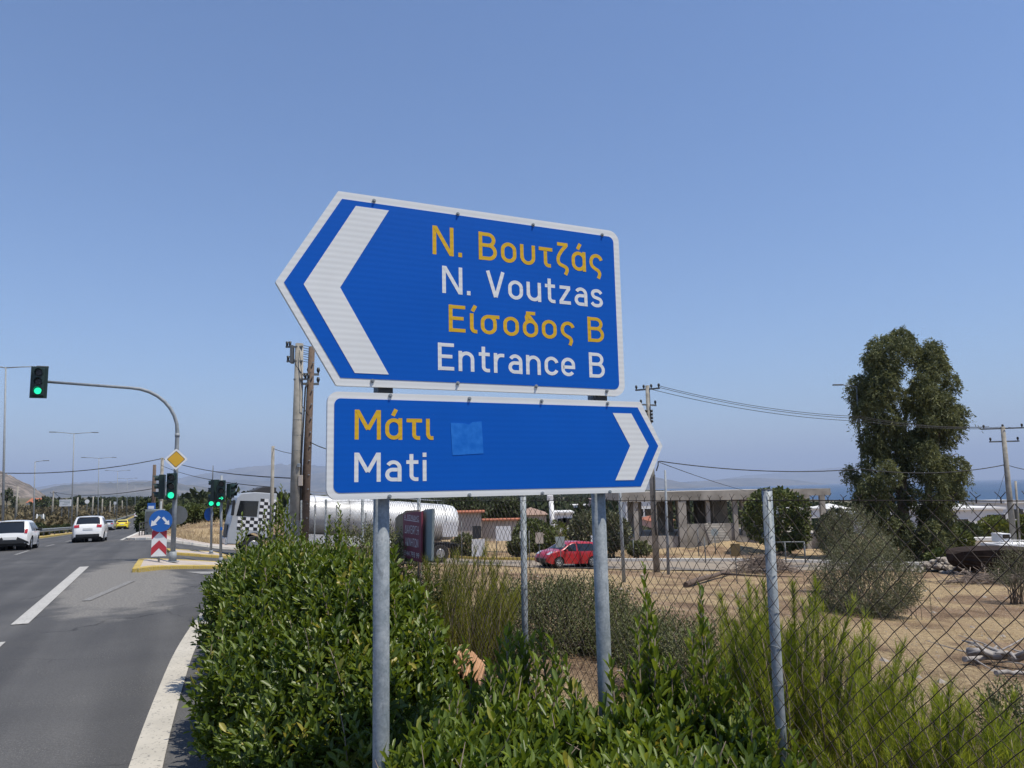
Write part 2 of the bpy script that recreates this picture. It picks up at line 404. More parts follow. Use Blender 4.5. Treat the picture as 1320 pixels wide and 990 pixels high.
from mathutils.geometry import tessellate_polygon
# ================================================================== SETTING
def math_node(t, op, a=None, b=None):
    n = t.nodes.new('ShaderNodeMath'); n.operation = op
    for i, v in enumerate((a, b)):
        if v is None: continue
        if hasattr(v, 'is_output'): t.links.new(v, n.inputs[i])
        else: n.inputs[i].default_value = v
    return n.outputs[0]
def noise_node(t, vec, scale, detail=5, rough=.55):
    n = t.nodes.new('ShaderNodeTexNoise'); n.inputs['Scale'].default_value = scale
    n.inputs['Detail'].default_value = detail; n.inputs['Roughness'].default_value = rough
    t.links.new(vec, n.inputs['Vector']); return n.outputs['Fac']
def ramp_node(t, fac, p0, c0, p1, c1):
    r = t.nodes.new('ShaderNodeValToRGB'); e = r.color_ramp.elements
    e[0].position = p0; e[1].position = p1; e[0].color = (*c0, 1); e[1].color = (*c1, 1)
    t.links.new(fac, r.inputs[0]); return r.outputs[0]
def mix_node(t, fac, a, b, mode='MIX'):
    n = t.nodes.new('ShaderNodeMix'); n.data_type = 'RGBA'; n.blend_type = mode
    ins = [n.inputs[0], n.inputs[6], n.inputs[7]]
    for i, v in zip(ins, (fac, a, b)):
        if hasattr(v, 'is_output'): t.links.new(v, i)
        elif isinstance(v, tuple): i.default_value = (*v, 1)
        else: i.default_value = v
    return n.outputs[2]
def pos_st(t):
    g = t.nodes.new('ShaderNodeNewGeometry'); sp = t.nodes.new('ShaderNodeSeparateXYZ'); t.links.new(g.outputs['Position'], sp.inputs[0])
    X, Y = sp.outputs[0], sp.outputs[1]
    s_ = math_node(t, 'ADD', math_node(t, 'MULTIPLY', X, CV), math_node(t, 'MULTIPLY', Y, -SV))
    t_ = math_node(t, 'ADD', math_node(t, 'MULTIPLY', X, SV), math_node(t, 'MULTIPLY', Y, CV))
    cb = t.nodes.new('ShaderNodeCombineXYZ'); t.links.new(s_, cb.inputs[0]); t.links.new(t_, cb.inputs[1])
    return g.outputs['Position'], s_, t_, cb.outputs[0]
def add_bump(t, b, h, strength, dist):
    bp = t.nodes.new('ShaderNodeBump'); bp.inputs['Strength'].default_value = strength; bp.inputs['Distance'].default_value = dist
    t.links.new(h, bp.inputs['Height']); t.links.new(bp.outputs[0], b.inputs['Normal'])
def mapr(t, v, a, b):
    n = t.nodes.new('ShaderNodeMapRange'); n.interpolation_type = 'SMOOTHSTEP'
    n.inputs[1].default_value = a; n.inputs[2].default_value = b; t.links.new(v, n.inputs[0]); return n.outputs[0]

# ground: dry field near, darker scrubby land far away
m, t, b = new_mat('dry_ground')
pos, s_, t_, stv = pos_st(t)
soil = ramp_node(t, noise_node(t, pos, .9, 6), .35, (.175, .120, .080), .66, (.37, .270, .180))
straw = ramp_node(t, noise_node(t, pos, 7, 6, .7), .3, (.33, .245, .142), .7, (.56, .445, .275))
c = mix_node(t, mapr(t, noise_node(t, pos, .22, 4), .44, .56), soil, straw)
fine = ramp_node(t, noise_node(t, pos, 38, 4, .75), .36, (.30, .28, .27), .66, (1.4, 1.38, 1.34))
c = mix_node(t, .85, c, fine, 'MULTIPLY')
c = mix_node(t, .9, c, ramp_node(t, noise_node(t, pos, 10, 5, .8), .36, (.68, .66, .64), .64, (1.42, 1.40, 1.37)), 'MULTIPLY')
peb = mapr(t, noise_node(t, pos, 16, 3, .8), .66, .74)
c = mix_node(t, peb, c, (.46, .42, .36))
vl = t.nodes.new('ShaderNodeVectorMath'); vl.operation = 'LENGTH'; t.links.new(pos, vl.inputs[0])
far_c = ramp_node(t, noise_node(t, pos, .03, 6, .6), .35, (.05, .058, .030), .68, (.19, .15, .095))
c = mix_node(t, mapr(t, vl.outputs['Value'], 90, 190), c, far_c)
t.links.new(c, b.inputs['Base Color']); b.inputs['Roughness'].default_value = .95; b.inputs['Specular IOR Level'].default_value = .1
tw = mapr(t, noise_node(t, pos, 26, 2, .5), .60, .66)
c2_ = mix_node(t, math_node(t, 'MULTIPLY', tw, mapr(t, noise_node(t, pos, .6, 4), .4, .6)), c, (.09, .062, .045))
t.links.new(c2_, b.inputs['Base Color'])
add_bump(t, b, noise_node(t, pos, 7, 8, .75), 1.0, .12); M['ground'] = m

m, t, b = new_mat('asphalt')
pos, s_, t_, stv = pos_st(t)
mp = t.nodes.new('ShaderNodeMapping'); mp.inputs['Scale'].default_value = (1.0, .07, 1); t.links.new(stv, mp.inputs[0])
c = ramp_node(t, noise_node(t, mp.outputs[0], 1.3, 4), .3, (.064, .064, .065), .7, (.098, .097, .096))
c = mix_node(t, .8, c, ramp_node(t, noise_node(t, pos, 90, 3, .8), .3, (.55, .55, .55), .7, (1.4, 1.4, 1.4)), 'MULTIPLY')
c = mix_node(t, .7, c, ramp_node(t, noise_node(t, pos, 30, 4, .8), .35, (.72, .72, .72), .65, (1.25, 1.25, 1.25)), 'MULTIPLY')
c = mix_node(t, .6, c, ramp_node(t, noise_node(t, pos, .35, 5), .35, (.70, .70, .71), .65, (1.26, 1.25, 1.22)), 'MULTIPLY')
trk = math_node(t, 'SINE', math_node(t, 'MULTIPLY', math_node(t, 'ADD', s_, 2.35), 2*PI/1.6))
c = mix_node(t, math_node(t, 'MULTIPLY', mapr(t, trk, .1, 1.0), .38), c, (.045, .045, .046))
vo = t.nodes.new('ShaderNodeTexVoronoi'); vo.feature = 'DISTANCE_TO_EDGE'; vo.inputs['Scale'].default_value = .33
wp = t.nodes.new('ShaderNodeVectorMath'); wp.operation = 'ADD'; nz_ = t.nodes.new('ShaderNodeTexNoise'); nz_.inputs['Scale'].default_value = 1.4; nz_.inputs['Detail'].default_value = 6
t.links.new(pos, nz_.inputs['Vector']); t.links.new(pos, wp.inputs[0]); t.links.new(nz_.outputs['Color'], wp.inputs[1]); t.links.new(wp.outputs[0], vo.inputs['Vector'])
crk = math_node(t, 'MULTIPLY', mapr(t, vo.outputs['Distance'], .010, .003), mapr(t, noise_node(t, pos, .18, 3), .50, .60))
c = mix_node(t, math_node(t, 'MULTIPLY', crk, .8), c, (.022, .022, .022))
spot = mapr(t, noise_node(t, pos, 3.1, 4, .6), .70, .76)
c = mix_node(t, math_node(t, 'MULTIPLY', spot, .45), c, (.035, .034, .034))
grit = math_node(t, 'MULTIPLY', mapr(t, noise_node(t, pos, 60, 2, .5), .62, .68), mapr(t, noise_node(t, pos, .9, 4), .45, .62))
c = mix_node(t, math_node(t, 'MULTIPLY', grit, .7), c, (.24, .23, .21))
# gravel and dust washed up in the corner the wheels do not sweep
ds = math_node(t, 'DIVIDE', math_node(t, 'SUBTRACT', s_, -.9), 1.5); dt = math_node(t, 'DIVIDE', math_node(t, 'SUBTRACT', t_, 23.5), 7.5)
rr = math_node(t, 'ADD', math_node(t, 'MULTIPLY', ds, ds), math_node(t, 'MULTIPLY', dt, dt))
rr = math_node(t, 'ADD', rr, math_node(t, 'MULTIPLY', math_node(t, 'SUBTRACT', noise_node(t, pos, 1.1, 5), .5), 1.6))
grav = ramp_node(t, noise_node(t, pos, 22, 4, .8), .38, (.10, .098, .092), .66, (.26, .245, .22))
dust = mapr(t, rr, 1.15, .55)
c = mix_node(t, dust, c, grav)
sd2 = math_node(t, 'ADD', mapr(t, s_, 9, 16), math_node(t, 'MULTIPLY', math_node(t, 'SUBTRACT', noise_node(t, pos, .30, 4), .5), 2.4))
c = mix_node(t, math_node(t, 'MULTIPLY', mapr(t, sd2, .7, 1.1), .75), c, (.33, .27, .20))
t.links.new(c, b.inputs['Base Color']); b.inputs['Roughness'].default_value = .82; b.inputs['Specular IOR Level'].default_value = .3
add_bump(t, b, noise_node(t, pos, 70, 3, .8), .5, .012); M['asphalt'] = m

def worn(name, col, lo, under=(.085, .085, .085)):
    m, t, b = new_mat(name); pos, s_, t_, stv = pos_st(t)
    w = mapr(t, noise_node(t, pos, 26, 5, .75), lo, lo+.12)
    d = ramp_node(t, noise_node(t, pos, 2.2, 5), .3, tuple(x*.82 for x in col), .7, col)
    t.links.new(mix_node(t, w, d, under), b.inputs['Base Color']); b.inputs['Roughness'].default_value = .8
    return m
M['paint'] = worn('worn_road_paint', (.44, .43, .40), .545)
M['paint_old'] = worn('faded_road_paint', (.30, .295, .28), .50)
M['paint_faint'] = worn('nearly_gone_road_paint', (.27, .265, .25), .42, (.15, .145, .135))
M['paint_cream'] = worn('cream_road_paint', (.48, .45, .385), .555)
M['kerb_yellow'] = worn('worn_yellow_kerb', (.46, .33, .06), .52, (.40, .36, .29))
M['kerb_worn'] = worn('broken_kerb_concrete', (.36, .34, .30), .50, (.14, .125, .11))
M['paint_y'] = worn('yellow_road_paint', (.52, .38, .06), .60)

m, t, b = new_mat('sea_water')
pos, s_, t_, stv = pos_st(t)
t.links.new(ramp_node(t, noise_node(t, pos, .0012, 4), .35, (.006, .035, .085), .68, (.010, .050, .115)), b.inputs['Base Color'])
b.inputs['Roughness'].default_value = .42; b.inputs['Specular IOR Level'].default_value = .35
add_bump(t, b, noise_node(t, pos, .15, 5, .7), .5, 1.5); M['sea'] = m
def hill_mat(name, a, bcol, sc):
    m, t, b = new_mat(name); pos, s_, t_, stv = pos_st(t)
    c = ramp_node(t, noise_node(t, pos, sc, 8, .68), .38, a, .64, bcol)
    t.links.new(c, b.inputs['Base Color']); b.inputs['Roughness'].default_value = .95; b.inputs['Specular IOR Level'].default_value = 0
    return m
M['hill_near'] = hill_mat('rocky_hill', (.055, .05, .038), (.30, .25, .21), .030)
M['hill_far'] = hill_mat('far_hill', (.05, .055, .045), (.18, .16, .13), .0018)

# ---- ground sheet: radial fan, dense near the camera, reaching past the shore
def ground_sheet():
    rad = np.concatenate([np.array([0.0]), np.geomspace(1.2, 14000, 190)])
    ang = np.linspace(R(-80), R(72), 240)
    cx0, cy0 = xy(1.0, -8.0)
    Rg, Ag = np.meshgrid(rad, ang, indexing='ij')
    X = cx0 + Rg*np.sin(Ag); Y = cy0 + Rg*np.cos(Ag)
    Z = gz(X, Y)
    s_, t_ = st(X, Y)
    # bed under the asphalt lies a little lower than the road
    Z = Z - .07*np.vectorize(in_road)(s_, t_)
    Z = Z + np.where(Rg > 200, (np.sin(X*.013)*np.sin(Y*.009+1)*2.0)*sstep(200, 900, Rg), 0)
    n, k = X.shape; V = np.stack([X, Y, Z], -1).reshape(-1, 3)
    i, j = np.meshgrid(np.arange(n-1), np.arange(k-1), indexing='ij')
    a = i*k+j; F = np.stack([a, a+k, a+k+1, a+1], -1).reshape(-1)
    o = raw_mesh('ground', M['ground'], V, F, 4, np.zeros(len(V)), None)
    o.data.polygons.foreach_set('use_smooth', np.ones(len(o.data.polygons), bool)); tag(o, kind='structure')
ROAD = [(.62, -7), (.64, 6), (.82, 10), (1.2, 13), (1.75, 17), (2.5, 21), (3.4, 25), (4.2, 29.5), (5.4, 34), (8, 39.5), (12, 42), (18, 42.3), (26, 39.8), (36, 34.6), (52, 27),
        (56, 32), (38, 40.3), (27, 46.3), (18, 51), (10, 52.8), (4, 51.5), (0, 51), (-2.2, 53), (-2.2, 640), (-9.1, 640), (-9.1, -7)]
def in_poly(s, t, poly):
    c = False; j = len(poly)-1
    for i in range(len(poly)):
        (xi, yi), (xj, yj) = poly[i], poly[j]
        if (yi > t) != (yj > t) and s < (xj-xi)*(t-yi)/(yj-yi)+xi: c = not c
        j = i
    return c
def in_road(s, t):
    if s < -9.6 or s > 56 or t < -8 or t > 640: return 0
    return 1 if in_poly(s, t, ROAD) else 0
def draped(name, poly, z, m, parent=None, ds=.75, dt=1.0, tmax=70, thick=0.0):
    bm = bmesh.new(); vs_ = [bm.verts.new((s, t, 0)) for s, t in poly]
    for tri in tessellate_polygon([[Vector((s, t, 0)) for s, t in poly]]): bm.faces.new([vs_[i] for i in tri])
    ss = [p[0] for p in poly]; ts = [p[1] for p in poly]
    def cut(co, no): bmesh.ops.bisect_plane(bm, geom=bm.verts[:]+bm.edges[:]+bm.faces[:], plane_co=co, plane_no=no)
    k = math.ceil(min(ss)/ds)
    while k*ds < max(ss): cut((k*ds, 0, 0), (1, 0, 0)); k += 1
    v = min(ts)+dt
    while v < max(ts):
        cut((0, v, 0), (0, 1, 0)); v += dt if v < tmax else 12
    if thick:
        ret = bmesh.ops.extrude_face_region(bm, geom=bm.faces[:])
        low = [e for e in ret['geom'] if isinstance(e, bmesh.types.BMVert)]
        lows = set(low)
    else: lows = set()
    for vv in bm.verts:
        X, Y = xy(vv.co.x, vv.co.y); vv.co = (X, Y, gzf(X, Y)+z-(thick if vv in lows else 0))
    bmesh.ops.recalc_face_normals(bm, faces=bm.faces)
    if not thick:
        for ff in bm.faces:
            if ff.normal.z < 0: ff.normal_flip()
    me = bpy.data.meshes.new(name); bm.to_mesh(me); bm.free(); me.materials.append(m)
    o = bpy.data.objects.new(name, me); COL.objects.link(o)
    if parent: o.parent = parent
    return o
ground_sheet()
tag(draped('road', ROAD, 0, M['asphalt'], dt=1.0), kind='structure')
sea = MB(); sea.add([(-60000, -200, -46), (60000, -200, -46), (60000, 60000, -46), (-60000, 60000, -46)], [(0, 1, 2, 3)])
tag(sea.build('sea', M['sea']), kind='structure')

def ribbon(name, path, w, z, m, step=.5):
    pts = []
    for (a, b_) in zip(path[:-1], path[1:]):
        n = max(1, int(math.dist(a, b_)/step))
        for i in range(n): pts.append((a[0]+(b_[0]-a[0])*i/n, a[1]+(b_[1]-a[1])*i/n))
    pts.append(path[-1]); V = []; F = []
    for i, p in enumerate(pts):
        q0 = pts[max(0, i-1)]; q1 = pts[min(len(pts)-1, i+1)]; dx, dy = q1[0]-q0[0], q1[1]-q0[1]; l = math.hypot(dx, dy)
        nx, ny = dy/l, -dx/l
        for k in (-.5, 0, .5):
            X, Y = xy(p[0]+nx*w*k, p[1]+ny*w*k); V.append((X, Y, gzf(X, Y)+z))
    for i in range(len(pts)-1):
        for k in (0, 1): F.append((i*3+k, i*3+k+1, i*3+k+4, i*3+k+3))
    mb = MB(); mb.add(V, F); return mb.build(name, m)
def mark(name, path, w, m, z=.012): tag(ribbon(name, path, w, z, m), kind='structure')
def crv(pts, n=6):       # Catmull-Rom
    out = []
    for i in range(len(pts)-1):
        p0, p1, p2, p3 = pts[max(0, i-1)], pts[i], pts[i+1], pts[min(len(pts)-1, i+2)]
        for k in range(n):
            u = k/n; out.append(tuple(.5*((2*p1[j])+(-p0[j]+p2[j])*u+(2*p0[j]-5*p1[j]+4*p2[j]-p3[j])*u*u+(-p0[j]+3*p1[j]-3*p2[j]+p3[j])*u**3) for j in range(len(p1))))
    out.append(tuple(pts[-1])); return out
mark('road_edge_line', crv([(-.30, -4), (-.27, 3), (-.10, 6.85), (.12, 10), (.40, 13), (.95, 17), (1.7, 21), (2.6, 25)]), .26, M['paint_cream'])
for a, b_ in ((-1, 14.6), (16.5, 29.0)): mark('road_lane_marking', [(-2.30, a), (-2.34, b_)], .27, M['paint'])
for k in range(24): mark('road_lane_marking', [(-5.6, 20+k*9.0), (-5.6, 23.4+k*9.0)], .14, M['paint_old'])
mark('road_edge_line', [(-2.42, 54), (-2.42, 420)], .2, M['paint'])
mark('road_edge_line', crv([(-2.42, 54), (-1.6, 52.2), (0, 51.4), (4, 51.9)]), .16, M['paint'])
mark('road_lane_marking', [(-1.5, 19.4), (-.75, 23.2)], .18, M['paint_faint'])
mark('road_lane_marking', [(.9, 27.2), (3.0, 31.4)], .55, M['paint_old'])
mark('road_edge_line', [(-8.85, 0), (-8.85, 420)], .16, M['paint_old'])
draped('gutter', [(.58, -6), (.60, 6), (.78, 10), (1.16, 13), (1.70, 17), (2.46, 21), (3.35, 25), (3.6, 24.8), (2.7, 21), (1.95, 17), (1.42, 13), (1.05, 10), (.87, 6), (.84, -6)], .035, M['kerb_worn'], ds=.4, dt=.5)['kind'] = 'structure'
# raised median edge, painted yellow
def kerb_strip(name, path, w, h, m, seg=1.0, gaps=0):
    mb = MB(); pts = []
    for (a, b_) in zip(path[:-1], path[1:]):
        n = max(1, round(math.dist(a, b_)/seg))
        for i in range(n): pts.append((a[0]+(b_[0]-a[0])*i/n, a[1]+(b_[1]-a[1])*i/n))
    pts.append(path[-1])
    for i in range(len(pts)-1):
        a, b_ = pts[i], pts[i+1]; dx, dy = b_[0]-a[0], b_[1]-a[1]; l = math.hypot(dx, dy); nx, ny = dy/l*w/2, -dx/l*w/2
        ia = .012/l*1; a = (a[0]+dx*ia, a[1]+dy*ia)
        hh = h+random.uniform(-.008, .008); lo = []; hi = []
        for (q, sg) in ((a, 1), (a, -1), (b_, -1), (b_, 1)):
            X, Y = xy(q[0]+nx*sg, q[1]+ny*sg); z = gzf(X, Y); lo.append((X, Y, z-.12)); hi.append((X, Y, z+hh))
        mb.add(lo+hi, [(0, 1, 2, 3), (4, 7, 6, 5), (0, 4, 5, 1), (1, 5, 6, 2), (2, 6, 7, 3), (3, 7, 4, 0)])
    o = mb.build(name, m, None, .02 if seg <= 1.2 else 0); o['kind'] = 'structure'; return o
kerb_strip('median_kerb', [(-9.45, -5), (-9.45, 400)], .7, .13, M['kerb_yellow'], seg=3.0)
def island(poly, skip=()):
    n = len(poly); cxm = sum(p[0] for p in poly)/n; cym = sum(p[1] for p in poly)/n
    inn = [(cxm+(p[0]-cxm)*.88, cym+(p[1]-cym)*.88) for p in poly]
    draped('traffic_island', inn, .10, M['paving'], ds=.5, dt=.7)['kind'] = 'structure'
    mid = [(cxm+(p[0]-cxm)*.935, cym+(p[1]-cym)*.935) for p in poly]
    for i in range(n):
        a, b_ = mid[i], mid[(i+1) % n]
        kerb_strip('island_kerb', [a, b_], .19, .115, M['kerb_yellow'] if i not in skip else M['kerb_white'], seg=.9)
island([(-.85, 25.6), (.4, 28.4), (2.3, 32.0), (2.9, 34.6), (.9, 32.0), (-.8, 29.6)])
island([(.3, 35.4), (3.0, 39.2), (2.4, 41.8), (.1, 37.8)])
pav = draped('pavement', [(-2.0, 53.2), (0, 51.6), (4, 52.2), (9, 53.4), (9, 57), (3, 58.5), (-.4, 66), (-.9, 90), (-2.0, 90)], .13, M['paving'], thick=.25); pav['kind'] = 'structure'
kerb_strip('pavement_kerb', crv([(-2.1, 90), (-2.1, 60), (-1.9, 53.4), (-.1, 51.7), (4, 52.1), (10, 53.3)], 3), .2, .15, M['kerb_white'], seg=1.2)
kerb_strip('pavement_kerb', [(10.3, 53.2), (18, 51.4), (27, 46.8)], .3, .16, M['kerb_yellow'], seg=1.2)
kerb_strip('pavement_kerb', [(27.3, 46.7), (38, 40.8), (56, 32.5)], .3, .17, M['kerb_white'], seg=1.2)

# ---- hills and far shores, solid ridges with real distance and depth
def ridge(name, pts, D, depth, m, base=-60, rows=16, rough=.12, n=150):
    xs = np.linspace(pts[0][0], pts[-1][0], n); ys = np.interp(xs, [p[0] for p in pts], [p[1] for p in pts])
    V = []
    hs = [P(x, y, D) for x, y in zip(xs, ys)]
    rr = np.random.default_rng(len(name)+int(D))
    phs = rr.uniform(0, 6.28, 12)
    for k in range(rows*2+1):
        u = (k-rows)/rows                      # -1 front foot, 0 crest, 1 back foot
        for i, h in enumerate(hs):
            top = h.z-base; prof = (1-abs(u))**1.15
            wob = sum(math.sin(i*(.07*(q+1.3))+phs[q]+u*(3+q*1.7))/(q+1.5) for q in range(8))
            z = base + top*prof*(1+rough*wob*min(1, abs(u)*3)) + (rr.normal()*top*.014 if abs(u) < 1 else 0)
            sc = 1+u*depth/D
            V.append((h.x*sc, h.y*sc, z if abs(u) < .999 else base))
    F = []
    for k in range(rows*2):
        for i in range(n-1): F.append((k*n+i, k*n+i+1, (k+1)*n+i+1, (k+1)*n+i))
    mb = MB(); mb.add(V, F, True); tag(mb.build(name, m), kind='structure')
ridge('rocky_hill', [(-260, 590), (-120, 585), (-40, 598), (6, 609), (22, 617), (45, 629), (60, 640), (85, 652)], 2600, 900, M['hill_near'], base=-30, rough=.10)
ridge('mountain', [(-300, 640), (40, 634), (70, 627), (105, 623), (150, 622), (195, 620), (230, 623), (270, 629), (300, 633), (335, 639), (380, 645)], 9000, 2500, M['hill_far'])
ridge('mountain', [(150, 640), (200, 632), (260, 624), (310, 618), (345, 620), (400, 612), (450, 604), (520, 600), (620, 598), (700, 604), (780, 612), (840, 614), (880, 622), (925, 631)], 16000, 4000, M['hill_far'])
ridge('mountain', [(20, 634), (70, 624), (110, 621), (170, 619), (215, 619), (300, 604), (360, 598), (440, 602), (520, 610), (600, 620)], 21000, 4500, M['hill_far'])
ridge('far_shore', [(845, 628), (870, 622), (905, 620), (940, 617), (980, 616), (1020, 618), (1045, 621), (1070, 624)], 19000, 3000, M['hill_far'])
ridge('far_shore', [(900, 622), (960, 613), (1000, 610), (1045, 606), (1085, 602), (1120, 604), (1165, 611), (1215, 616), (1260, 620)], 31000, 5000, M['hill_far'])
hz = MB(); hz.box((0, 18000, 900), (84000, 84000, 2060))
m = bpy.data.materials.new('haze'); m.use_nodes = True; m.node_tree.nodes.clear()
om = m.node_tree.nodes.new('ShaderNodeOutputMaterial'); pv = m.node_tree.nodes.new('ShaderNodeVolumePrincipled')
setc(pv.inputs['Color'], (.62, .75, 1.0)); pv.inputs['Density'].default_value = HAZE; pv.inputs['Anisotropy'].default_value = .0
m.node_tree.links.new(pv.outputs[0], om.inputs['Volume'])
tag(hz.build('haze', m), kind='stuff')
# ================================================================== DIRECTION SIGN
# lettering: road-sign alphabet drawn as strokes (cap height 1, stroke .145)
TH = .128; HT = TH/2
def arc(cx, cy, rx, ry, a0, a1, n=12):
    return [(cx+rx*math.cos(R(a0+(a1-a0)*i/n)), cy+ry*math.sin(R(a0+(a1-a0)*i/n))) for i in range(n+1)]
def sm(pts, n=5): return crv(pts, n)
bowl_u = [(HT, .74), (HT, .285)]+arc(.285, .285, .2125, .2125, 180, 360)
def stadium(x0, y0, x1, y1):
    r = (x1-x0)/2; cx_ = (x0+x1)/2
    return arc(cx_, y1-r, r, r, 0, 180)+arc(cx_, y0+r, r, r, 180, 360)+[(x1, y1-r)]
def cshape(a_end=340): return arc(.285, .455, .2125, .2125, 12, 180)+arc(.285, .285, .2125, .2125, 180, a_end)
SIG = sm([(.49, .50), (.43, .61), (.30, .665), (.15, .61), (.075, .45), (.10, .28), (.22, .17), (.36, .09), (.41, -.03), (.35, -.20)])
GL = {
 'N': (.72, [[(HT, 0), (HT, 1)], [(.65, 0), (.65, 1)], [(.09, .97), (.63, .03)]]),
 'B': (.66, [[(HT, 0), (HT, 1)], [(HT, .93)]+[(.34, .93)]+arc(.34, .735, .20, .195, 90, -90)+[(HT, .54)], [(HT, .54), (.36, .54)]+arc(.36, .305, .225, .235, 90, -90)+[(HT, .07)]]),
 'E': (.58, [[(HT, 0), (HT, 1)], [(HT, .93), (.56, .93)], [(HT, .51), (.50, .51)], [(HT, .07), (.56, .07)]]),
 'V': (.68, [[(.055, 1), (.335, .02)], [(.625, 1), (.345, .02)]]),
 'M': (.84, [[(HT, 0), (HT, 1)], [(.77, 0), (.77, 1)], [(.09, .97), (.42, .34)], [(.75, .97), (.42, .34)]]),
 'o': (.57, [stadium(HT, .07, .50, .67)]),
 'u': (.57, [bowl_u, [(.4975, .74), (.4975, 0)]]),
 't': (.43, [[(.19, .95), (.19, .22)]+arc(.33, .21, .14, .14, 180, 270)+[(.42, .07)], [(.02, .67), (.42, .67)]]),
 'z': (.50, [[(.04, .67), (.47, .67)], [(.42, .64), (.07, .10)], [(.02, .07), (.48, .07)]]),
 'a': (.54, [[(.47, 0), (.47, .44)]+arc(.27, .465, .20, .205, 0, 150), [(.47, .41), (.235, .41)]+arc(.235, .24, .165, .17, 90, 270)+[(.47, .07)]]),
 's': (.51, [sm([(.45, .56), (.37, .645), (.26, .67), (.13, .635), (.085, .53), (.14, .42), (.27, .375), (.40, .32), (.445, .21), (.39, .105), (.26, .07), (.13, .095), (.045, .18)])]),
 'n': (.57, [[(HT, 0), (HT, .74)], arc(.285, .455, .2125, .2125, 180, 0)+[(.4975, 0)]]),
 'r': (.40, [[(HT, 0), (HT, .74)], sm([(HT, .42), (.12, .57), (.22, .655), (.39, .66)])]),
 'c': (.53, [cshape()]),
 'e': (.57, [[(HT, .36), (.4975, .36), (.4975, .455)]+arc(.285, .455, .2125, .2125, 0, 180)+arc(.285, .285, .2125, .2125, 180, 325)]),
 'i': (.15, [[(HT, 0), (HT, .74)], [(HT, .85), (HT, 1.0)]]),
 '.': (.16, [[(.08, 0), (.08, .155)]]),
 'υ': (.57, [[(HT, .74), (HT, .285)]+arc(.285, .285, .2125, .2125, 180, 360)+[(.4975, .74)]]),
 'τ': (.52, [[(.0, .67), (.52, .67)], [(.25, .67), (.25, .22)]+arc(.37, .19, .12, .12, 180, 270)+[(.45, .07)]]),
 'ζ': (.48, [[(.06, .93), (.47, .93)], sm([(.42, .91), (.24, .70), (.11, .48), (.085, .30), (.15, .18), (.29, .12), (.40, .06), (.42, -.05), (.35, -.20)])]),
 'ά': (.57, [stadium(HT, .07, .4975, .67), [(.4975, .74), (.4975, 0)], [(.25, .82), (.36, 1.04)]]),
 'ς': (.50, [SIG]),
 'σ': (.66, [stadium(HT, .07, .50, .67), [(.28, .67), (.66, .67)]]),
 'ί': (.24, [[(HT, .74), (HT, .20)]+arc(.19, .19, .1175, .12, 180, 270)+[(.25, .07)], [(.09, .82), (.20, 1.04)]]),
 'ι': (.25, [[(HT, .74), (HT, .20)]+arc(.19, .19, .1175, .12, 180, 270)+[(.25, .07)]]),
 'δ': (.57, [stadium(HT, .07, .50, .62), sm([(.18, .60), (.15, .78), (.22, .90)], 4), [(.13, .93), (.47, .93)], [(.17, .90), (.42, .58)]]),
 ' ': (.30, []),
}
GL['Β'] = GL['B']; GL['Ν'] = GL['N']; GL['Ε'] = GL['E']; GL['Μ'] = GL['M']; GL['ο'] = GL['o']
def text_width(txt, gap=.135): return sum(GL[c][0] for c in txt)+gap*(len(txt)-1)
def stroke_quads(path, th):
    n = len(path); L = []; Rr = []
    for i, p in enumerate(path):
        a = path[max(0, i-1)]; c = path[min(n-1, i+1)]
        d1 = (p[0]-a[0], p[1]-a[1]); d2 = (c[0]-p[0], c[1]-p[1])
        def nrm(d): l = math.hypot(*d); return (d[0]/l, d[1]/l) if l > 1e-9 else None
        n1, n2 = nrm(d1), nrm(d2); n1 = n1 or n2; n2 = n2 or n1
        mx, my = -(n1[1]+n2[1]), n1[0]+n2[0]; l = math.hypot(mx, my) or 1; mx, my = mx/l, my/l
        k = 1/max(.5, mx*(-n1[1])+my*n1[0]); w = th/2*k
        L.append((p[0]+mx*w, p[1]+my*w)); Rr.append((p[0]-mx*w, p[1]-my*w))
    return L, Rr

# the sign stands square to the road: plane through the two posts
SU = Vector((.903, .430, 0)).normalized(); SN = Vector((SU.y, -SU.x, 0))       # along, and facing normal
POST_L = P(497, 660, 4.4); POST_L = Vector((POST_L.x, POST_L.y, 0))
SO = POST_L + SN*.10
def uv(px, py):
    d = ray(px, py); k = (SO-CAM).dot(SN)/d.dot(SN); p = CAM+d*k; q = p-SO
    return (q.dot(SU), p.z)
def SP(u, v, o=0.0): return SO + SU*u + Vector((0, 0, v)) + SN*o
def rounded(pts, rads, n=6):
    out = []; m_ = len(pts)
    for i, p in enumerate(pts):
        r = rads[i]; p = Vector(p)
        if r <= 0: out.append(tuple(p)); continue
        a = (Vector(pts[i-1])-p).normalized(); b_ = (Vector(pts[(i+1) % m_])-p).normalized()
        h = a.angle(b_)/2; t = r/math.tan(h); c = p + (a+b_).normalized()*(r/math.sin(h))
        s0 = p+a*t-c; s1 = p+b_*t-c
        for k in range(n+1):
            w = k/n; v = (s0*(1-w)+s1*w).normalized()*r; out.append(tuple(c+v))
    return out
def flat(name, poly, o, m, parent, thick=.0012):
    mb = MB(); mb.prism([SP(u, v, o) for u, v in poly], SN*thick); return mb.build(name, m, parent)
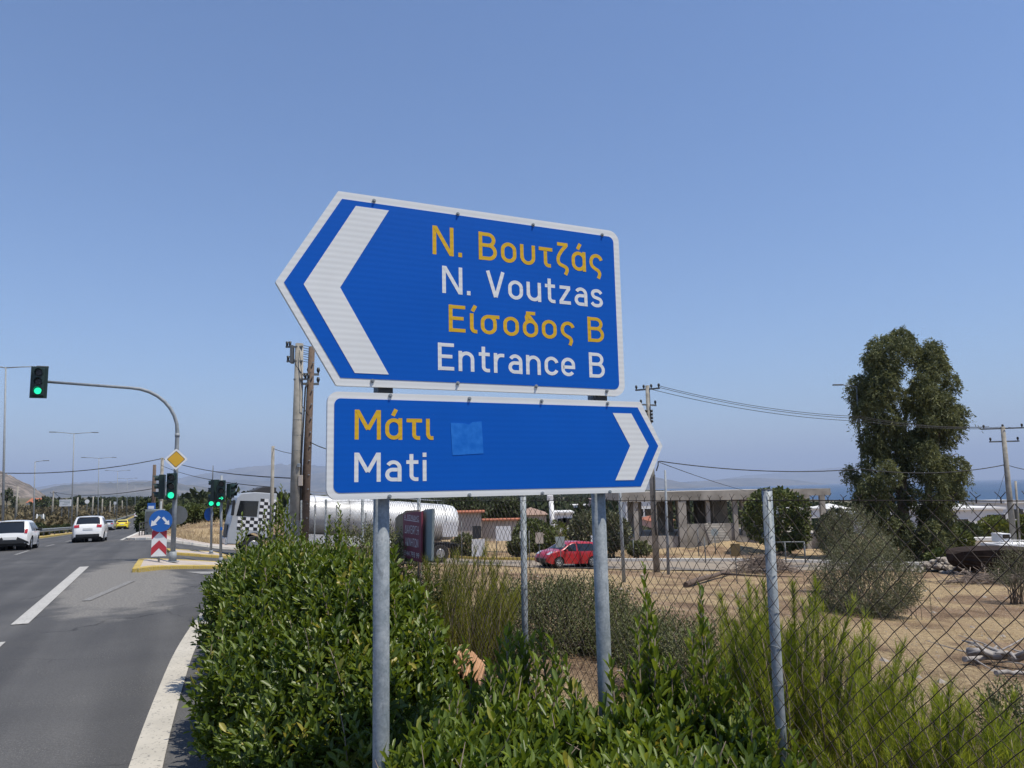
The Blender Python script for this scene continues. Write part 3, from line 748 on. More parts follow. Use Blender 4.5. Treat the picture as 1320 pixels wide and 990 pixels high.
def sheet_mat(name, col, rib=.06, rough=.45):
    m, t, b = new_mat(name); g = t.nodes.new('ShaderNodeNewGeometry'); sp = t.nodes.new('ShaderNodeSeparateXYZ'); t.links.new(g.outputs['Position'], sp.inputs[0])
    wv = math_node(t, 'SINE', math_node(t, 'MULTIPLY', sp.outputs[2], 2*PI/.0335))
    k = math_node(t, 'ADD', math_node(t, 'MULTIPLY', wv, rib), 1.0)
    nz = noise_node(t, g.outputs['Position'], 3.0, 5); k = math_node(t, 'MULTIPLY', k, math_node(t, 'ADD', math_node(t, 'MULTIPLY', nz, .16), .92))
    gry = t.nodes.new('ShaderNodeCombineColor'); [t.links.new(k, gry.inputs[i]) for i in range(3)]
    c = mix_node(t, 1.0, col, gry.outputs[0], 'MULTIPLY')
    sc_ = mapr(t, noise_node(t, g.outputs['Position'], 60, 3, .9), .77, .79)
    c = mix_node(t, math_node(t, 'MULTIPLY', sc_, .5), c, (.5, .55, .6))
    t.links.new(c, b.inputs['Base Color'])
    b.inputs['Roughness'].default_value = rough; b.inputs['Specular IOR Level'].default_value = .18
    add_bump(t, b, wv, .04, .002); return m
M['s_blue'] = sheet_mat('reflective_blue', (.0005, .092, .46), .015)
M['s_white'] = sheet_mat('reflective_white', (.70, .71, .70), .045)
M['s_yellow'] = sheet_mat('reflective_yellow', (.64, .395, .026), .05)
M['sticker'] = mat('faded_blue_patch', (.008, .125, .52), .6, col2=(.025, .185, .62), spec=.1, scale=22)
def galv_mat():
    m, t, b = new_mat('mottled_galvanised_post'); g = t.nodes.new('ShaderNodeNewGeometry'); pos = g.outputs['Position']
    mp = t.nodes.new('ShaderNodeMapping'); mp.inputs['Scale'].default_value = (1, 1, .18); t.links.new(pos, mp.inputs[0])
    vo = t.nodes.new('ShaderNodeTexVoronoi'); vo.inputs['Scale'].default_value = 85; t.links.new(pos, vo.inputs['Vector'])
    c = ramp_node(t, noise_node(t, pos, 9, 8, .65), .32, (.165, .195, .215), .68, (.33, .355, .37))
    c = mix_node(t, .35, c, ramp_node(t, vo.outputs['Color'], .2, (.6, .62, .64), .8, (1.25, 1.25, 1.25)), 'MULTIPLY')
    c = mix_node(t, math_node(t, 'MULTIPLY', mapr(t, noise_node(t, mp.outputs[0], 42, 4, .6), .60, .68), .55), c, (.10, .115, .13))
    c = mix_node(t, mapr(t, noise_node(t, pos, 16, 4, .8), .74, .77), c, (.12, .075, .05))
    t.links.new(c, b.inputs['Base Color']); b.inputs['Roughness'].default_value = .55; b.inputs['Metallic'].default_value = .1; b.inputs['Specular IOR Level'].default_value = .3
    return m
M['post'] = galv_mat()
dsign = thing('direction_sign', 'big blue two-panel direction sign with Greek and English place names on two grey posts', 'road sign', (POST_L.x, POST_L.y, gzf(POST_L.x, POST_L.y)))
UL = uv(498, 660)[0]; UR = uv(782, 645)[0]
for u in (UL, UR):
    p = SO + SU*u - SN*.10; zt = uv(600, 470)[1]+.25
    mb = MB(); mb.tube([(p.x, p.y, -.3), (p.x, p.y, .8), (p.x, p.y, zt)], .0455, 24); mb.build('post', M['post'] if 'post' in M else M['galv'], dsign)
def vmean(*pp): return sum(uv(*q)[1] for q in pp)/len(pp)
def panel(outer, orad, inner, irad, chev, name):
    pn = flat('sign_panel', rounded(outer, orad), -.028, M['s_white'], dsign, .028); pn['label'] = name
    f = rounded(inner, irad); o = flat('blue_field', f, .0008, M['s_blue'], dsign); o.parent = pn
    o = flat('chevron_arrow', chev, .0026, M['s_white'], dsign); o.parent = pn
    return pn
# upper panel, pointing left
vt = vmean((437, 246), (797, 299)); vb = vmean((433, 498), (804, 510)); ur = (uv(799, 320)[0]+uv(804, 490)[0])/2
ut = uv(355, 363)[0]; ua = (uv(436, 245)[0]+uv(433.7, 497)[0])/2; vm_ = uv(355, 363)[1]
bd = .044
it = uv(366, 364)[0]; ia = (uv(441, 253)[0]+uv(438.7, 490)[0])/2
up_outer = [(ut, vm_), (ua, vb), (ur, vb), (ur, vt), (ua, vt)]
up_inner = [(it, vm_), (ia, vb+bd), (ur-bd, vb+bd), (ur-bd, vt-bd), (ia, vt-bd)]
c1, c2, c3 = uv(391.3, 365.5), uv(438.3, 370.6), uv(457.8, 266)
cu = uv(458.6, 265.7); cr = uv(501, 271.6); cb1 = uv(501, 482.7); cb2 = uv(457, 481)
uo = (cu[0]+cb2[0])/2; ui = (cr[0]+cb1[0])/2; vct = (cu[1]+cr[1])/2; vcb = (cb1[1]+cb2[1])/2
chev = [(c1[0], vm_), (uo, vcb), (ui, vcb), (c2[0], vm_), (ui, vct), (uo, vct)]
p_up = panel(up_outer, [.012, .012, .075, .075, .012], up_inner, [0, 0, .04, .04, 0], chev, 'upper panel pointing left with four lines of writing')
# lower panel, pointing right
vt2 = vmean((430, 504), (826, 518.5)); vb2 = vmean((430, 643), (829, 635.8)); ul2 = (uv(422.5, 530)[0]+uv(420.5, 620)[0])/2
ut2 = uv(854, 575)[0]; vm2 = uv(854, 575)[1]; ua2 = (uv(826.8, 518)[0]+uv(830, 635.6)[0])/2
ia2 = (uv(822, 526)[0]+uv(825.8, 628.7)[0])/2; it2 = uv(848.4, 576)[0]
d1, d2, d3, d4 = uv(789.5, 532.5), uv(814, 533), uv(816.4, 619), uv(793, 619)
chev2 = [(uv(836, 576)[0], vm2), ((d2[0]+d3[0])/2, (d1[1]+d2[1])/2), ((d1[0]+d4[0])/2, (d1[1]+d2[1])/2), (uv(812, 577)[0], vm2), ((d1[0]+d4[0])/2, (d3[1]+d4[1])/2), ((d2[0]+d3[0])/2, (d3[1]+d4[1])/2)]
p_lo = panel([(ul2, vb2), (ua2, vb2), (ut2, vm2), (ua2, vt2), (ul2, vt2)], [.06, .01, .01, .01, .06],
             [(ul2+bd*.85, vb2+bd*.85), (ia2, vb2+bd*.85), (it2, vm2), (ia2, vt2-bd*.85), (ul2+bd*.85, vt2-bd*.85)], [.035, 0, 0, 0, .035], chev2, 'lower panel pointing right with two lines of writing')
def write(txt, bl, br, cap, m, pn):
    u0, v0 = uv(*bl); u1, v1 = uv(*br); vv = v0; h = uv(*cap)[1]-v0; w = text_width(txt)
    sx = (u1-u0)/w; mb = MB(); x = 0; lay = 0
    for ch in txt:
        wd, paths = GL[ch]
        for path in paths:
            L, Rr = stroke_quads(path, TH); o = .0024+.00025*(lay % 5); lay += 1
            n = len(L); pts = [SP(u0+(x+q[0])*sx, vv+q[1]*h, o) for q in L]+[SP(u0+(x+q[0])*sx, vv+q[1]*h, o) for q in Rr]
            mb.add(pts, [(i, i+1, n+i+1, n+i) for i in range(n-1)])
        x += wd+.135
    me = mb.build('lettering', m, dsign); me.parent = pn
    for pl in me.data.polygons:
        pass
write('Ν. Βουτζάς', (557.5, 327.5), (775.5, 351), (557.5, 290.5), M['s_yellow'], p_up)
write('N. Voutzas', (570, 377.5), (777, 394), (570, 342.5), M['s_white'], p_up)
write('Είσοδος Β', (578.5, 427.5), (779, 440.5), (578.5, 392.5), M['s_yellow'], p_up)
write('Entrance B', (564.5, 477), (780, 486.5), (564.5, 441.5), M['s_white'], p_up)
write('Μάτι', (457, 566.5), (558.5, 566), (457, 528), M['s_yellow'], p_lo)
write('Mati', (456.5, 621.5), (550.5, 620.5), (456.5, 583.5), M['s_white'], p_lo)
pq = [uv(580.5, 545), (uv(598, 545.5)), uv(604, 547.5), uv(609, 544.2), uv(620.5, 543), uv(623, 584.5), uv(583, 587)]
o = flat('patch', pq[::-1], .0026, M['sticker'], dsign); o.parent = p_lo; o['label'] = 'paler blue square patch stuck on the lower panel'
# bolts and back brackets
bm_ = M['galv']
for (px, py, pn) in ((482, 259, p_up), (590, 276, p_up), (687, 290, p_up), (776, 303, p_up), (480, 491, p_up), (590, 494, p_up), (691, 498, p_up), (782, 504, p_up),
                     (503, 510, p_lo), (605, 514, p_lo), (698, 517, p_lo), (783, 520, p_lo), (502, 640, p_lo), (605, 638, p_lo), (699, 636, p_lo), (786, 634, p_lo)):
    u, v = uv(px, py); mb = MB(); mb.tube([SP(u, v, 0), SP(u, v, .006)], .0115, 10); mb.tube([SP(u, v, .006), SP(u, v, .014)], .0065, 6)
    o = mb.build('bolt', bm_, dsign); o.parent = pn
for (va, vb_, pn) in ((vb+.12, vt-.25, p_up), (vb2+.08, vt2-.08, p_lo)):
    for v in (va, vb_):
        mb = MB(); a, b_ = SP(UL-.12, v, -.042), SP(UR+.12, v, -.042)
        c = (a+b_)/2; mb.box(c, ((b_-a).length, .026, .04), math.atan2(SU.y, SU.x)); mb.build('rail', M['galv_dark'], dsign)
for px, vv in ((UL, (vb+vt2)/2), (UR, (vb+vt2)/2)):
    mb = MB(); mb.box(SP(px, vv, -.03), (.085, .03, .07), math.atan2(SU.y, SU.x)); mb.build('bracket', M['black'], dsign)

# ================================================================== FENCE
FS = 2.98; FT0 = 3.335; FDT = 3.2
def fp(t, z): X, Y = xy(FS, t); return Vector((X, Y, z))
FTOP = 2.13
def ftop(t): return float(np.interp(t, [0, 3.3, 9, 20], [FTOP+.01, FTOP, 2.10, 2.02]))
def fbot(t): return gzf(*xy(FS, t))+.03
fen = thing('chain_link_fence', 'rusty chain link fence on grey tube posts between the shrubs and the dry field', 'fence', (*xy(FS, 6), gzf(*xy(FS, 6))))
FN = Vector((CV, -SV, 0))
for k in range(-2, 6):
    t = FT0+FDT*k; r = .028 if k < 2 else .024
    ln = {0: (.010, .0), 1: (.01, .01)}.get(k, (random.uniform(-.01, .01), random.uniform(-.01, .01)))
    a = fp(t, fbot(t)-.15)+FN*.034; b_ = fp(t, ftop(t)+(.035 if k == 0 else .02))+FN*.034
    mb = MB(); mb.tube([a, a.lerp(b_, .5), b_+Vector((ln[0], ln[1], 0))], r, 14)
    pst = mb.build('post', M['post'], fen)
    mb = MB(); mb.tube([b_+Vector((ln[0], ln[1], .0)), b_+Vector((ln[0], ln[1], .006))], r*1.06, 14); o = mb.build('cap', M['galv_dark'], fen); o.parent = pst
    mb = MB()
    for q in range(8):
        c = a.lerp(b_, .25+.75*q/8.2); mb.tube([c+Vector((math.cos(g)*(r+.004), math.sin(g)*(r+.004), .018*math.sin(g*1.0+q))) for g in np.linspace(0, 2*PI, 13)], .0017, 4)
    o = mb.build('tie_wire', M['galv'], fen); o.parent = pst
mb = MB(); CELL = .1; t0, t1 = FT0-FDT*2.0, FT0+FDT*5
Hn = 21                                                  # rows of half cells
def wire(path, r): mb.tube(path, r, 4, smooth=True, cap=False)
nx_ = int((t1-t0)/CELL)
def wob(t, z): return .035*math.sin(t*1.1+z*1.7)+.02*math.sin(t*2.7-z*3), .012*math.sin(t*5.1+z*4)
for i in range(-Hn, nx_+1):
    for sg in (1, -1):
        pts = []
        for j in range(0, Hn*2+1):
            t = t0+(i+j*.5)*CELL if sg > 0 else t0+(i+Hn-j*.5)*CELL
            if t < t0 or t > t1: continue
            h = ftop(t)-.03; z = h - (Hn*2-j)*(.5*CELL*.95)
            if z < fbot(t): continue
            dn, dt_ = wob(t, z); kn = .004*(1 if (j+ (sg > 0)) % 2 else -1)
            pts.append(fp(t+dt_*.6, z+dt_*.5)+FN*(dn*.5+kn))
        if len(pts) > 1: wire(pts, .0021)
for i in range(nx_):                                      # twisted ends along the top
    t = t0+i*CELL+ (Hn*.5 % 1)*CELL; z = ftop(t)-.03; dn, dt_ = wob(t, z); c = fp(t+dt_*.6, z)+FN*dn*.5
    mb.tube([c, c+Vector((0, 0, .022))], .003, 4)
    for sg in (-1, 1):
        tip = fp(t+dt_*.6+sg*random.uniform(.016, .026), z+random.uniform(.034, .05)); mb.tube([c+Vector((0, 0, .022)), tip+FN*dn*.5], .0017, 4)
mb.build('wire_mesh', M['wire'], fen)
mb = MB()
for dz in (-.02,):
    mb.tube([fp(t, ftop(t)+dz)+FN*(wob(t, ftop(t))[0]*.5+.006) for t in np.arange(t0, t1, .3)], .0024, 4)
mb.build('top_wire', M['wire'], fen)

# boards tied on the fence, facing the road
def fpx(px, py, off=0.0):            # pixel to the fence plane (offset towards the road)
    d = ray(px, py); o = fp(0, 0)-FN*off; k = (o-CAM).dot(FN)/d.dot(FN); p = CAM+d*k; return p
def board(name, label, cat, px, off, thick, m):
    root_p = fpx(px[0][0], px[0][1], off); poly = [fpx(x, y, off) for x, y in px]
    mb = MB(); mb.prism(poly, FN*thick); return mb, poly
ESTATE = thing('advertising_board', 'maroon real estate notice in white Greek capitals tied to the fence post', 'notice board', fpx(533, 727, .05))
b1, poly1 = board('', '', '', [(519.6, 664), (524.5, 661), (543.3, 659.3), (542.6, 725), (540.5, 724.5), (525, 719.5), (520, 715.5)], .10, .02, None)
b1.build('board', M['maroon'], ESTATE)
b2, _ = board('', '', '', [(542.9, 659), (546, 658), (544.8, 668), (543.8, 676), (543.2, 684), (542.7, 725.5), (541.9, 725.5)], .075, .008, None)
b2.build('torn_edge', M['card'], ESTATE)
def text_mesh(txt, size, origin, ux, uz, width, m, name, parent, off):
    c = bpy.data.curves.new('lettering', 'FONT'); c.body = txt; c.size = size; c.fill_mode = 'FRONT'
    o = bpy.data.objects.new('tmp', c); COL.objects.link(o); bpy.context.view_layer.update()
    dg = bpy.context.evaluated_depsgraph_get(); me = bpy.data.meshes.new_from_object(o.evaluated_get(dg))
    bpy.data.objects.remove(o); xs = [v.co.x for v in me.vertices]; ys = [v.co.y for v in me.vertices]
    x0, x1, y0, y1 = min(xs), max(xs), min(ys), max(ys)
    mb = MB(); mb.add([Vector(origin)+ux*((v.co.x-x0)/(x1-x0)*width)+uz*((v.co.y-y0)/(y1-y0)*size)+off for v in me.vertices], [list(p.vertices) for p in me.polygons])
    bpy.data.meshes.remove(me); return mb.build(name, m, parent)
for (txt, x0, y0, x1, y1, cap) in (('Α. ΒΣΝΙΔΗΣ', 521.3, 668.6, 540.2, 671.4, 5.8), ('ΔΙΑΧΕΙΡΙΣΗ', 522, 687, 540, 689.8, 10.6), ('ΑΚΙΝΗΤΩΝ', 522.5, 703, 539.3, 706.2, 10.6), ('6944 793 99', 520.6, 715.3, 540.5, 720.3, 6.6)):
    a = fpx(x0, y0, .104); b_ = fpx(x1, y1, .104); top = fpx(x0, y0-cap, .104); ux = (b_-a).normalized()
    text_mesh(txt, (top-a).length, a, ux, Vector((0, 0, 1)), (b_-a).length, M['letter_pale'], 'lettering', ESTATE, FN*(-.002))
a = fpx(521.3, 670.3, .104); b_ = fpx(540.2, 673.2, .104); mb = MB(); mb.prism([a, b_, b_+Vector((0, 0, .008)), a+Vector((0, 0, .008))], -FN*.002); mb.build('underline', M['letter_pale'], ESTATE)
cb_ = thing('cardboard_sheet', 'torn brown cardboard sheet behind the maroon notice on the fence', 'cardboard', fpx(516, 720, .03))
q, _ = board('', '', '', [(508.6, 719), (509.5, 668), (514, 663.5), (519, 661.5), (523, 658.2), (538, 657.4), (540, 657), (540, 715), (524, 721)], .05, .012, None); q.build('sheet', M['card'], cb_)
gb = thing('grey_board', 'blank grey board tied on the fence right of the maroon notice', 'board', fpx(550, 722, .03))
q, _ = board('', '', '', [(543, 721.5), (545.5, 659), (547.5, 656.6), (557.5, 655.8), (556, 722.8), (552, 723)], .035, .03, None); q.build('sheet', M['greyboard'], gb)
# rusty stake below the notice
stk = thing('rusty_stake', 'thin rusty stake standing under the maroon notice', 'stake', fpx(541, 790, .03))
mb = MB(); a = fpx(541, 716, .02); mb.tube([(a.x, a.y, gzf(a.x, a.y)-.1), (a.x, a.y, 1.0), a], .016, 6); mb.build('rod', M['wood_pole'], stk)
for i, (px, top, Y) in enumerate(((406, 650, 15.2), (434, 651, 13.6), (472, 661, 11.6))):
    a = P(px, top, Y); g_ = gzf(a.x, a.y)
    o = thing('thin_stake', ['thin grey stake farthest left among the shrubs by the tanker', 'thin grey stake between the two left fence posts', 'short thin stake just right of the fence post before the tanker'][i], 'stake', (a.x, a.y, g_), group='thin stakes along the fence')
    mb = MB(); mb.tube([(a.x, a.y, g_-.1), a], .014, 6); mb.build('rod', M['galv_dark'], o)
M['weed'] = leaf_mat('dead_weed', (.09, .062, .045), (.24, .18, .125), .15, .85, .1)
# ================================================================== NEAR PLANTS
def sb(s, t, z, rs, rt, rz):
    X, Y = xy(s, t); return (X, Y, z, (rs+rt)/2, (rs+rt)/2, rz)
def PX(px, py, Y): p = P(px, py, Y); return (p.x, p.y, p.z)
def spr(px, ytop, Y, dz=.9, ln=(0, 0)):
    p = P(px, ytop, Y); return (p.x-ln[0]*dz, p.y-ln[1]*dz, p.z-dz, p.z, ln)
def PB(px, yt, Y, rx, ry=None, low=None, ex=.12):       # blob whose leafy top shows at yt
    p = P(px, yt, Y); zt = p.z-ex; zb_ = gzf(p.x, Y)-.05 if low is None else low
    rz = max(.12, (zt-zb_)/2); return (p.x, p.y, zt-rz, rx, ry or rx, rz)
def scatter_sprouts(pts, n, dz, sx=14, sy=14, ln=.12):
    return [spr(x+random.gauss(0, sx), y+abs(random.gauss(0, sy)), Y+random.uniform(-.15, .15), dz*random.uniform(.7, 1.2), (random.gauss(0, ln), random.gauss(0, ln))) for (x, y, Y) in pts for _ in range(n)]
shrub('laurel_shrub', 'large dense glossy green shrub at the road edge left of the front sign post',
      [PB(345, 752, 7.4, .46), PB(375, 712, 7.7, .62), PB(440, 706, 7.3, .60), PB(488, 722, 6.8, .48), PB(535, 800, 6.1, .42), PB(348, 820, 6.9, .40), PB(360, 800, 6.4, .58), PB(440, 790, 6.1, .58), PB(505, 830, 5.7, .45), PB(360, 895, 6.4, .42), PB(400, 870, 5.8, .55), PB(480, 890, 5.5, .5), PB(385, 930, 5.9, .45)],
      4300, M['laurel'], (.055, .125), Wr=(.28, .46), m=10, ls=(.14, .50), up=.95, ang=(.45, 1.15),
      sprouts=scatter_sprouts([(345, 712, 7.5), (395, 694, 7.6), (450, 700, 7.3), (490, 722, 6.8), (325, 765, 7.2), (520, 765, 6.3), (430, 740, 6.4), (350, 765, 6.6), (312, 850, 6.7), (465, 702, 7.2), (415, 698, 7.6), (370, 705, 7.6), (545, 795, 6.0), (300, 800, 7.0)], 5, .5, 18, 14, .16))
shrub('laurel_shrub', 'tall leafy shrub behind the large one, its leader shoots rising before the truck cab',
      [PB(342, 712, 10.6, .62), PB(365, 690, 10.6, .75), PB(405, 698, 9.8, .7), PB(345, 700, 9.4, .7), PB(328, 722, 11.2, .45)], 2100, M['laurel'], (.07, .11), m=10, ls=(.2, .42), up=1.1,
      sprouts=[spr(363, 627, 11, 1.0), spr(371, 640, 10.8, .8), spr(352, 652, 10.6, .9, (.03, 0)), spr(358, 645, 10.7, .8), spr(341, 660, 10.6, .8), spr(380, 664, 10, .7), spr(312, 664, 11.4, .8), spr(306, 688, 11, .7), spr(318, 684, 11, .7), spr(335, 676, 10.8, .6), spr(389, 674, 10, .6), spr(374, 668, 10.2, .7), spr(346, 674, 10.2, .7), spr(366, 656, 10.6, .7)])
shrub('laurel_shrub', 'leafy shrub along the road beside the traffic island, behind the tall one',
      [PB(325, 715, 13, .6), PB(335, 705, 14.5, .9), PB(360, 700, 16, .9)], 1000, M['laurel'], (.08, .12), m=9, ls=(.25, .42), up=1.0)
shrub('laurel_shrub', 'leafy shrub with one tall thin shoot before the tanker left of the front sign post',
      [PB(440, 704, 9.2, .45), PB(462, 716, 8.6, .40), PB(425, 706, 10, .45)], 900, M['laurel2'], (.065, .105), m=10, ls=(.2, .4), up=1.1,
      sprouts=[spr(437, 651, 9.3, 1.1), spr(439, 662, 9.3, .8), spr(433, 672, 9.3, .8), spr(446, 690, 9.1, .7), spr(425, 666, 10.5, .8), spr(421, 680, 10.5, .6), spr(476, 704, 8.7, .5)])
shrub('laurel_shrub', 'low bright green shrub in the foreground between the two sign posts',
      [PB(560, 938, 4.35, .32, low=.1), PB(618, 905, 4.6, .34, low=.1), PB(680, 900, 4.7, .34, low=.1), PB(735, 905, 4.6, .30, low=.1), PB(590, 975, 4.1, .34, low=.1), PB(670, 960, 4.15, .36, low=.1), PB(745, 965, 4.1, .34, low=.1), PB(650, 868, 5.1, .24, low=.3)],
      1250, M['laurel2'], (.075, .125), Wr=(.27, .38), m=10, ls=(.16, .36), up=1.2, rootz=.1, ang=(.35, 1.0),
      sprouts=scatter_sprouts([(640, 800, 5.2), (665, 812, 5.2), (690, 815, 5.1), (620, 850, 5.0), (715, 845, 5.0), (600, 880, 4.8), (745, 880, 4.7), (660, 850, 4.9), (565, 915, 4.4), (700, 870, 4.7)], 4, .42, 12, 12))
shrub('laurel_shrub', 'foreground shrub with tall upright shoots right of the right sign post',
      [PB(810, 905, 4.5, .30, low=.1), PB(860, 900, 4.5, .30, low=.1), PB(910, 905, 4.5, .28, low=.1), PB(950, 925, 4.4, .26, low=.1), PB(1000, 960, 4.15, .24, low=.1), PB(830, 955, 4.1, .34, low=.1), PB(910, 960, 4.1, .34, low=.1), PB(842, 868, 4.8, .20, low=.3)],
      1200, M['laurel2'], (.075, .125), Wr=(.27, .38), m=10, ls=(.16, .36), up=1.3, rootz=.1, ang=(.35, 1.0),
      sprouts=[spr(830, 728, 4.75, 1.0, (-.015, 0)), spr(833, 770, 4.75, .8), spr(838, 778, 4.8, .7), spr(822, 800, 4.7, .6), spr(844, 800, 4.7, .6, (.04, 0)), spr(903, 760, 4.65, 1.0, (.02, 0)), spr(907, 790, 4.65, .8), spr(914, 806, 4.7, .6, (.07, 0)), spr(892, 820, 4.6, .5)]
      +scatter_sprouts([(805, 850, 4.8), (835, 830, 4.8), (860, 850, 4.7), (880, 865, 4.6), (925, 860, 4.6), (955, 895, 4.4), (1000, 935, 4.2)], 4, .4, 12, 12))
for i, (px, py, Y, n, h, sprd, lab) in enumerate(((1005, 985, 4.85, 62, .98, .30, 'feathery bright green sapling growing through the fence right of the near fence post'),
        (1075, 1000, 5.1, 66, .98, .36, 'feathery green sapling on the field side next to the near fence post'),
        (968, 975, 5.3, 46, .95, .25, 'feathery green sapling between the tall shoots and the near fence post'),
        (1150, 1030, 4.4, 46, .60, .32, 'low spiky green sapling along the fence foot near the bottom right'),
        (1215, 1035, 4.3, 48, .56, .32, 'low spiky green sapling at the fence foot, second from the right edge'),
        (1285, 1045, 4.1, 42, .46, .32, 'low spiky green sapling in the bottom right corner'))):
    p = P(px, py, Y); needle_plant('pine_sapling', lab, (p.x, p.y, min(p.z, gzf(p.x, p.y)+.5)), n, M['pine'], group='green saplings along the fence', height=h, spread=sprd, nl=(.055, .10), nw=.0042, dens=420)
p = P(585, 800, 9.2); needle_plant('broom_bush', 'yellow-green broom bush under the maroon notice behind the fence', (p.x, p.y, gzf(p.x, p.y)), 130, M['broom'], height=1.3, spread=.55, nl=(.08, .15), nw=.006, dens=170, lean=(.05, 0), cat='bush')
shrub('grey_bush', 'dusty grey-green bush behind the fence between the two sign posts', [(*PX(690, 812, 11), .85, .8, .64), (*PX(755, 805, 11.5), .8, .8, .62), (*PX(650, 820, 10.6), .6, .6, .46), (*PX(720, 785, 11.5), .5, .5, .36), (*PX(815, 830, 10.5), .55, .6, .4)],
      3600, M['dusty'], (.035, .06), m=10, ls=(.2, .45), up=.8, cat='bush', ang=(.5, 1.2), sprouts=[spr(690, 738, 11, .4), spr(735, 742, 11.3, .4), spr(752, 736, 11.5, .4), spr(640, 752, 10.8, .4)])
shrub('grey_bush', 'low dusty bush right of the right sign post, behind the fence', [(*PX(900, 860, 8.0), .55, .6, .40), (*PX(850, 840, 8.8), .5, .5, .4), (*PX(950, 880, 7.4), .45, .5, .35)],
      1300, M['dusty'], (.03, .055), m=9, ls=(.15, .35), up=.9, cat='bush', ang=(.5, 1.2))
shrub('grey_bush', 'dark dusty twiggy bush around the foot of the maroon notice', [(*PX(495, 735, 10.5), .6, .6, .55), (*PX(560, 775, 9.4), .35, .4, .4), (*PX(455, 720, 11.5), .5, .5, .5)],
      1000, M['dusty'], (.04, .065), m=9, ls=(.2, .4), up=.8, cat='bush', ang=(.5, 1.2))
shrub('olive_bush', 'round olive bush in the dry field in front of the big tree', [(*PX(1115, 742, 23.5), 1.15, 1.1, 1.1), (*PX(1080, 755, 23.5), .75, .8, .75), (*PX(1155, 748, 23.5), .75, .8, .8), (*PX(1112, 770, 23), 1.2, 1.1, .65), (*PX(1125, 718, 24), .7, .7, .6)],
      2600, M['olive'], (.05, .095), Wr=(.2, .32), m=10, ls=(.35, .75), up=.8, cat='bush', ang=(.4, 1.1), sprouts=scatter_sprouts([(1065, 738, 23.4), (1085, 712, 23.8), (1110, 700, 24), (1135, 705, 24), (1160, 722, 23.6), (1180, 745, 23.4), (1120, 730, 22.6), (1095, 745, 22.6), (1150, 750, 22.6)], 5, .9, 12, 8, .3))
shrub('olive_bush', 'grey olive bush behind the round one, left of the big tree', [(*PX(1095, 680, 33), 1.1, 1.1, .9), (*PX(1110, 700, 32), 1.1, 1.1, .9), (*PX(1080, 700, 33), .8, .8, .8)],
      1100, M['olive'], (.07, .11), Wr=(.2, .32), m=9, ls=(.35, .75), up=.8, cat='bush', ang=(.4, 1.1))
shrub('olive_bush', 'thin scruffy bush at the right edge before the dark hull', [(*PX(1318, 732, 29), .8, .8, .8), (*PX(1295, 740, 29), .5, .6, .4)], 420, M['olive'], (.06, .10), Wr=(.2, .3), m=8, ls=(.35, .75), up=1.0, cat='bush', ang=(.4, 1.1))
shrub('olive_bush', 'small dusty bush at the right edge of the field near the fence', [(*PX(1316, 935, 7.5), .35, .4, .35)], 260, M['dusty'], (.035, .06), m=8, ls=(.15, .3), up=.9, cat='bush')
# split wood block in the shrubs
p = P(600, 880, 6.2); wb = thing('wood_stump', 'broken orange wood stump with a ragged slanted top standing in the shrubs', 'stump', (p.x, p.y, .1))
mb = MB(); mb2 = MB(); random.seed(11)
e1 = P(583, 846, 6.1); e2 = P(618, 870, 6.1); bk = Vector((.05, .22, .02))
dx = (e2-e1); n = 9
for i in range(n):
    a = e1+dx*(i/n); b_ = e1+dx*((i+.86)/n); lo = random.uniform(.0, .03)
    mb2.prism([(a.x, a.y+lo, .05), (b_.x, b_.y+lo, .05), (b_.x, b_.y+lo, b_.z-.07), (a.x, a.y+lo, a.z-.07)], bk*.9)
top = []; bot = []
for i in range(19):
    a = e1+dx*(i/18); top.append(a+bk*.9+Vector((0, 0, .03))); bot.append(a-Vector((0, .05, random.uniform(.02, .10))))
for i in range(18):
    up_ = Vector((0, 0, random.uniform(-.014, .014))); g0 = (bot[i+1]-bot[i])*.06
    mb.prism([bot[i]+g0+up_, bot[i+1]-g0+up_, top[i+1]-g0+up_, top[i]+g0+up_], Vector((0, .01, -.03)))
mb2.build('trunk', M['orangewood_dark'], wb); mb.build('split_top', M['orangewood'], wb)
random.seed(21)

# ================================================================== FIELD DEBRIS
def log(name, label, a, b_, r0, r1, m, cat, branches=0, group=None):
    a = Vector(a); b_ = Vector(b_); root = thing(name, label, cat, a, group=group); mb = MB(); pts = []
    for i in range(9):
        q = a.lerp(b_, i/8)+Vector((random.uniform(-.5, .5), random.uniform(-.5, .5), random.uniform(-.2, .6)))*r0*1.3; pts.append(q)
    mb.tube(pts, list(np.linspace(r0, r1, 9)), 9); mb.build('trunk', m, root)
    for k in range(branches):
        q = pts[random.randint(1, 7)]; e = q+Vector((random.uniform(-1, 1), random.uniform(-1, 1), random.uniform(-.02, .45)))*(b_-a).length*.38
        mb = MB(); mb.tube([q, q.lerp(e, .5)+Vector((0, 0, random.uniform(-.05, .1))), e], [r1*.75, r1*.5, r1*.18], 6); mb.build('branch', m, root)
    return root
a, b_ = G(1252, 853), G(1345, 868)
log('dead_branch', 'bleached forked dead branch lying in the dry field at the right edge', a+Vector((0, 0, .14)), b_+Vector((0, 0, .22)), .085, .075, M['dead'], 'branch', 9)
a, b_ = G(1256, 862), G(1350, 850); log('dead_branch', 'thinner bleached branch beside the forked one in the dry field', a+Vector((0, .3, .06)), b_+Vector((0, .2, .1)), .05, .03, M['dead'], 'branch', 8)
a, b_ = G(1283, 872), G(1345, 874); log('dead_branch', 'small pale stick in front of the bleached branches', a+Vector((0, 0, .05)), b_+Vector((0, 0, .06)), .04, .03, M['dead'], 'branch', 2)
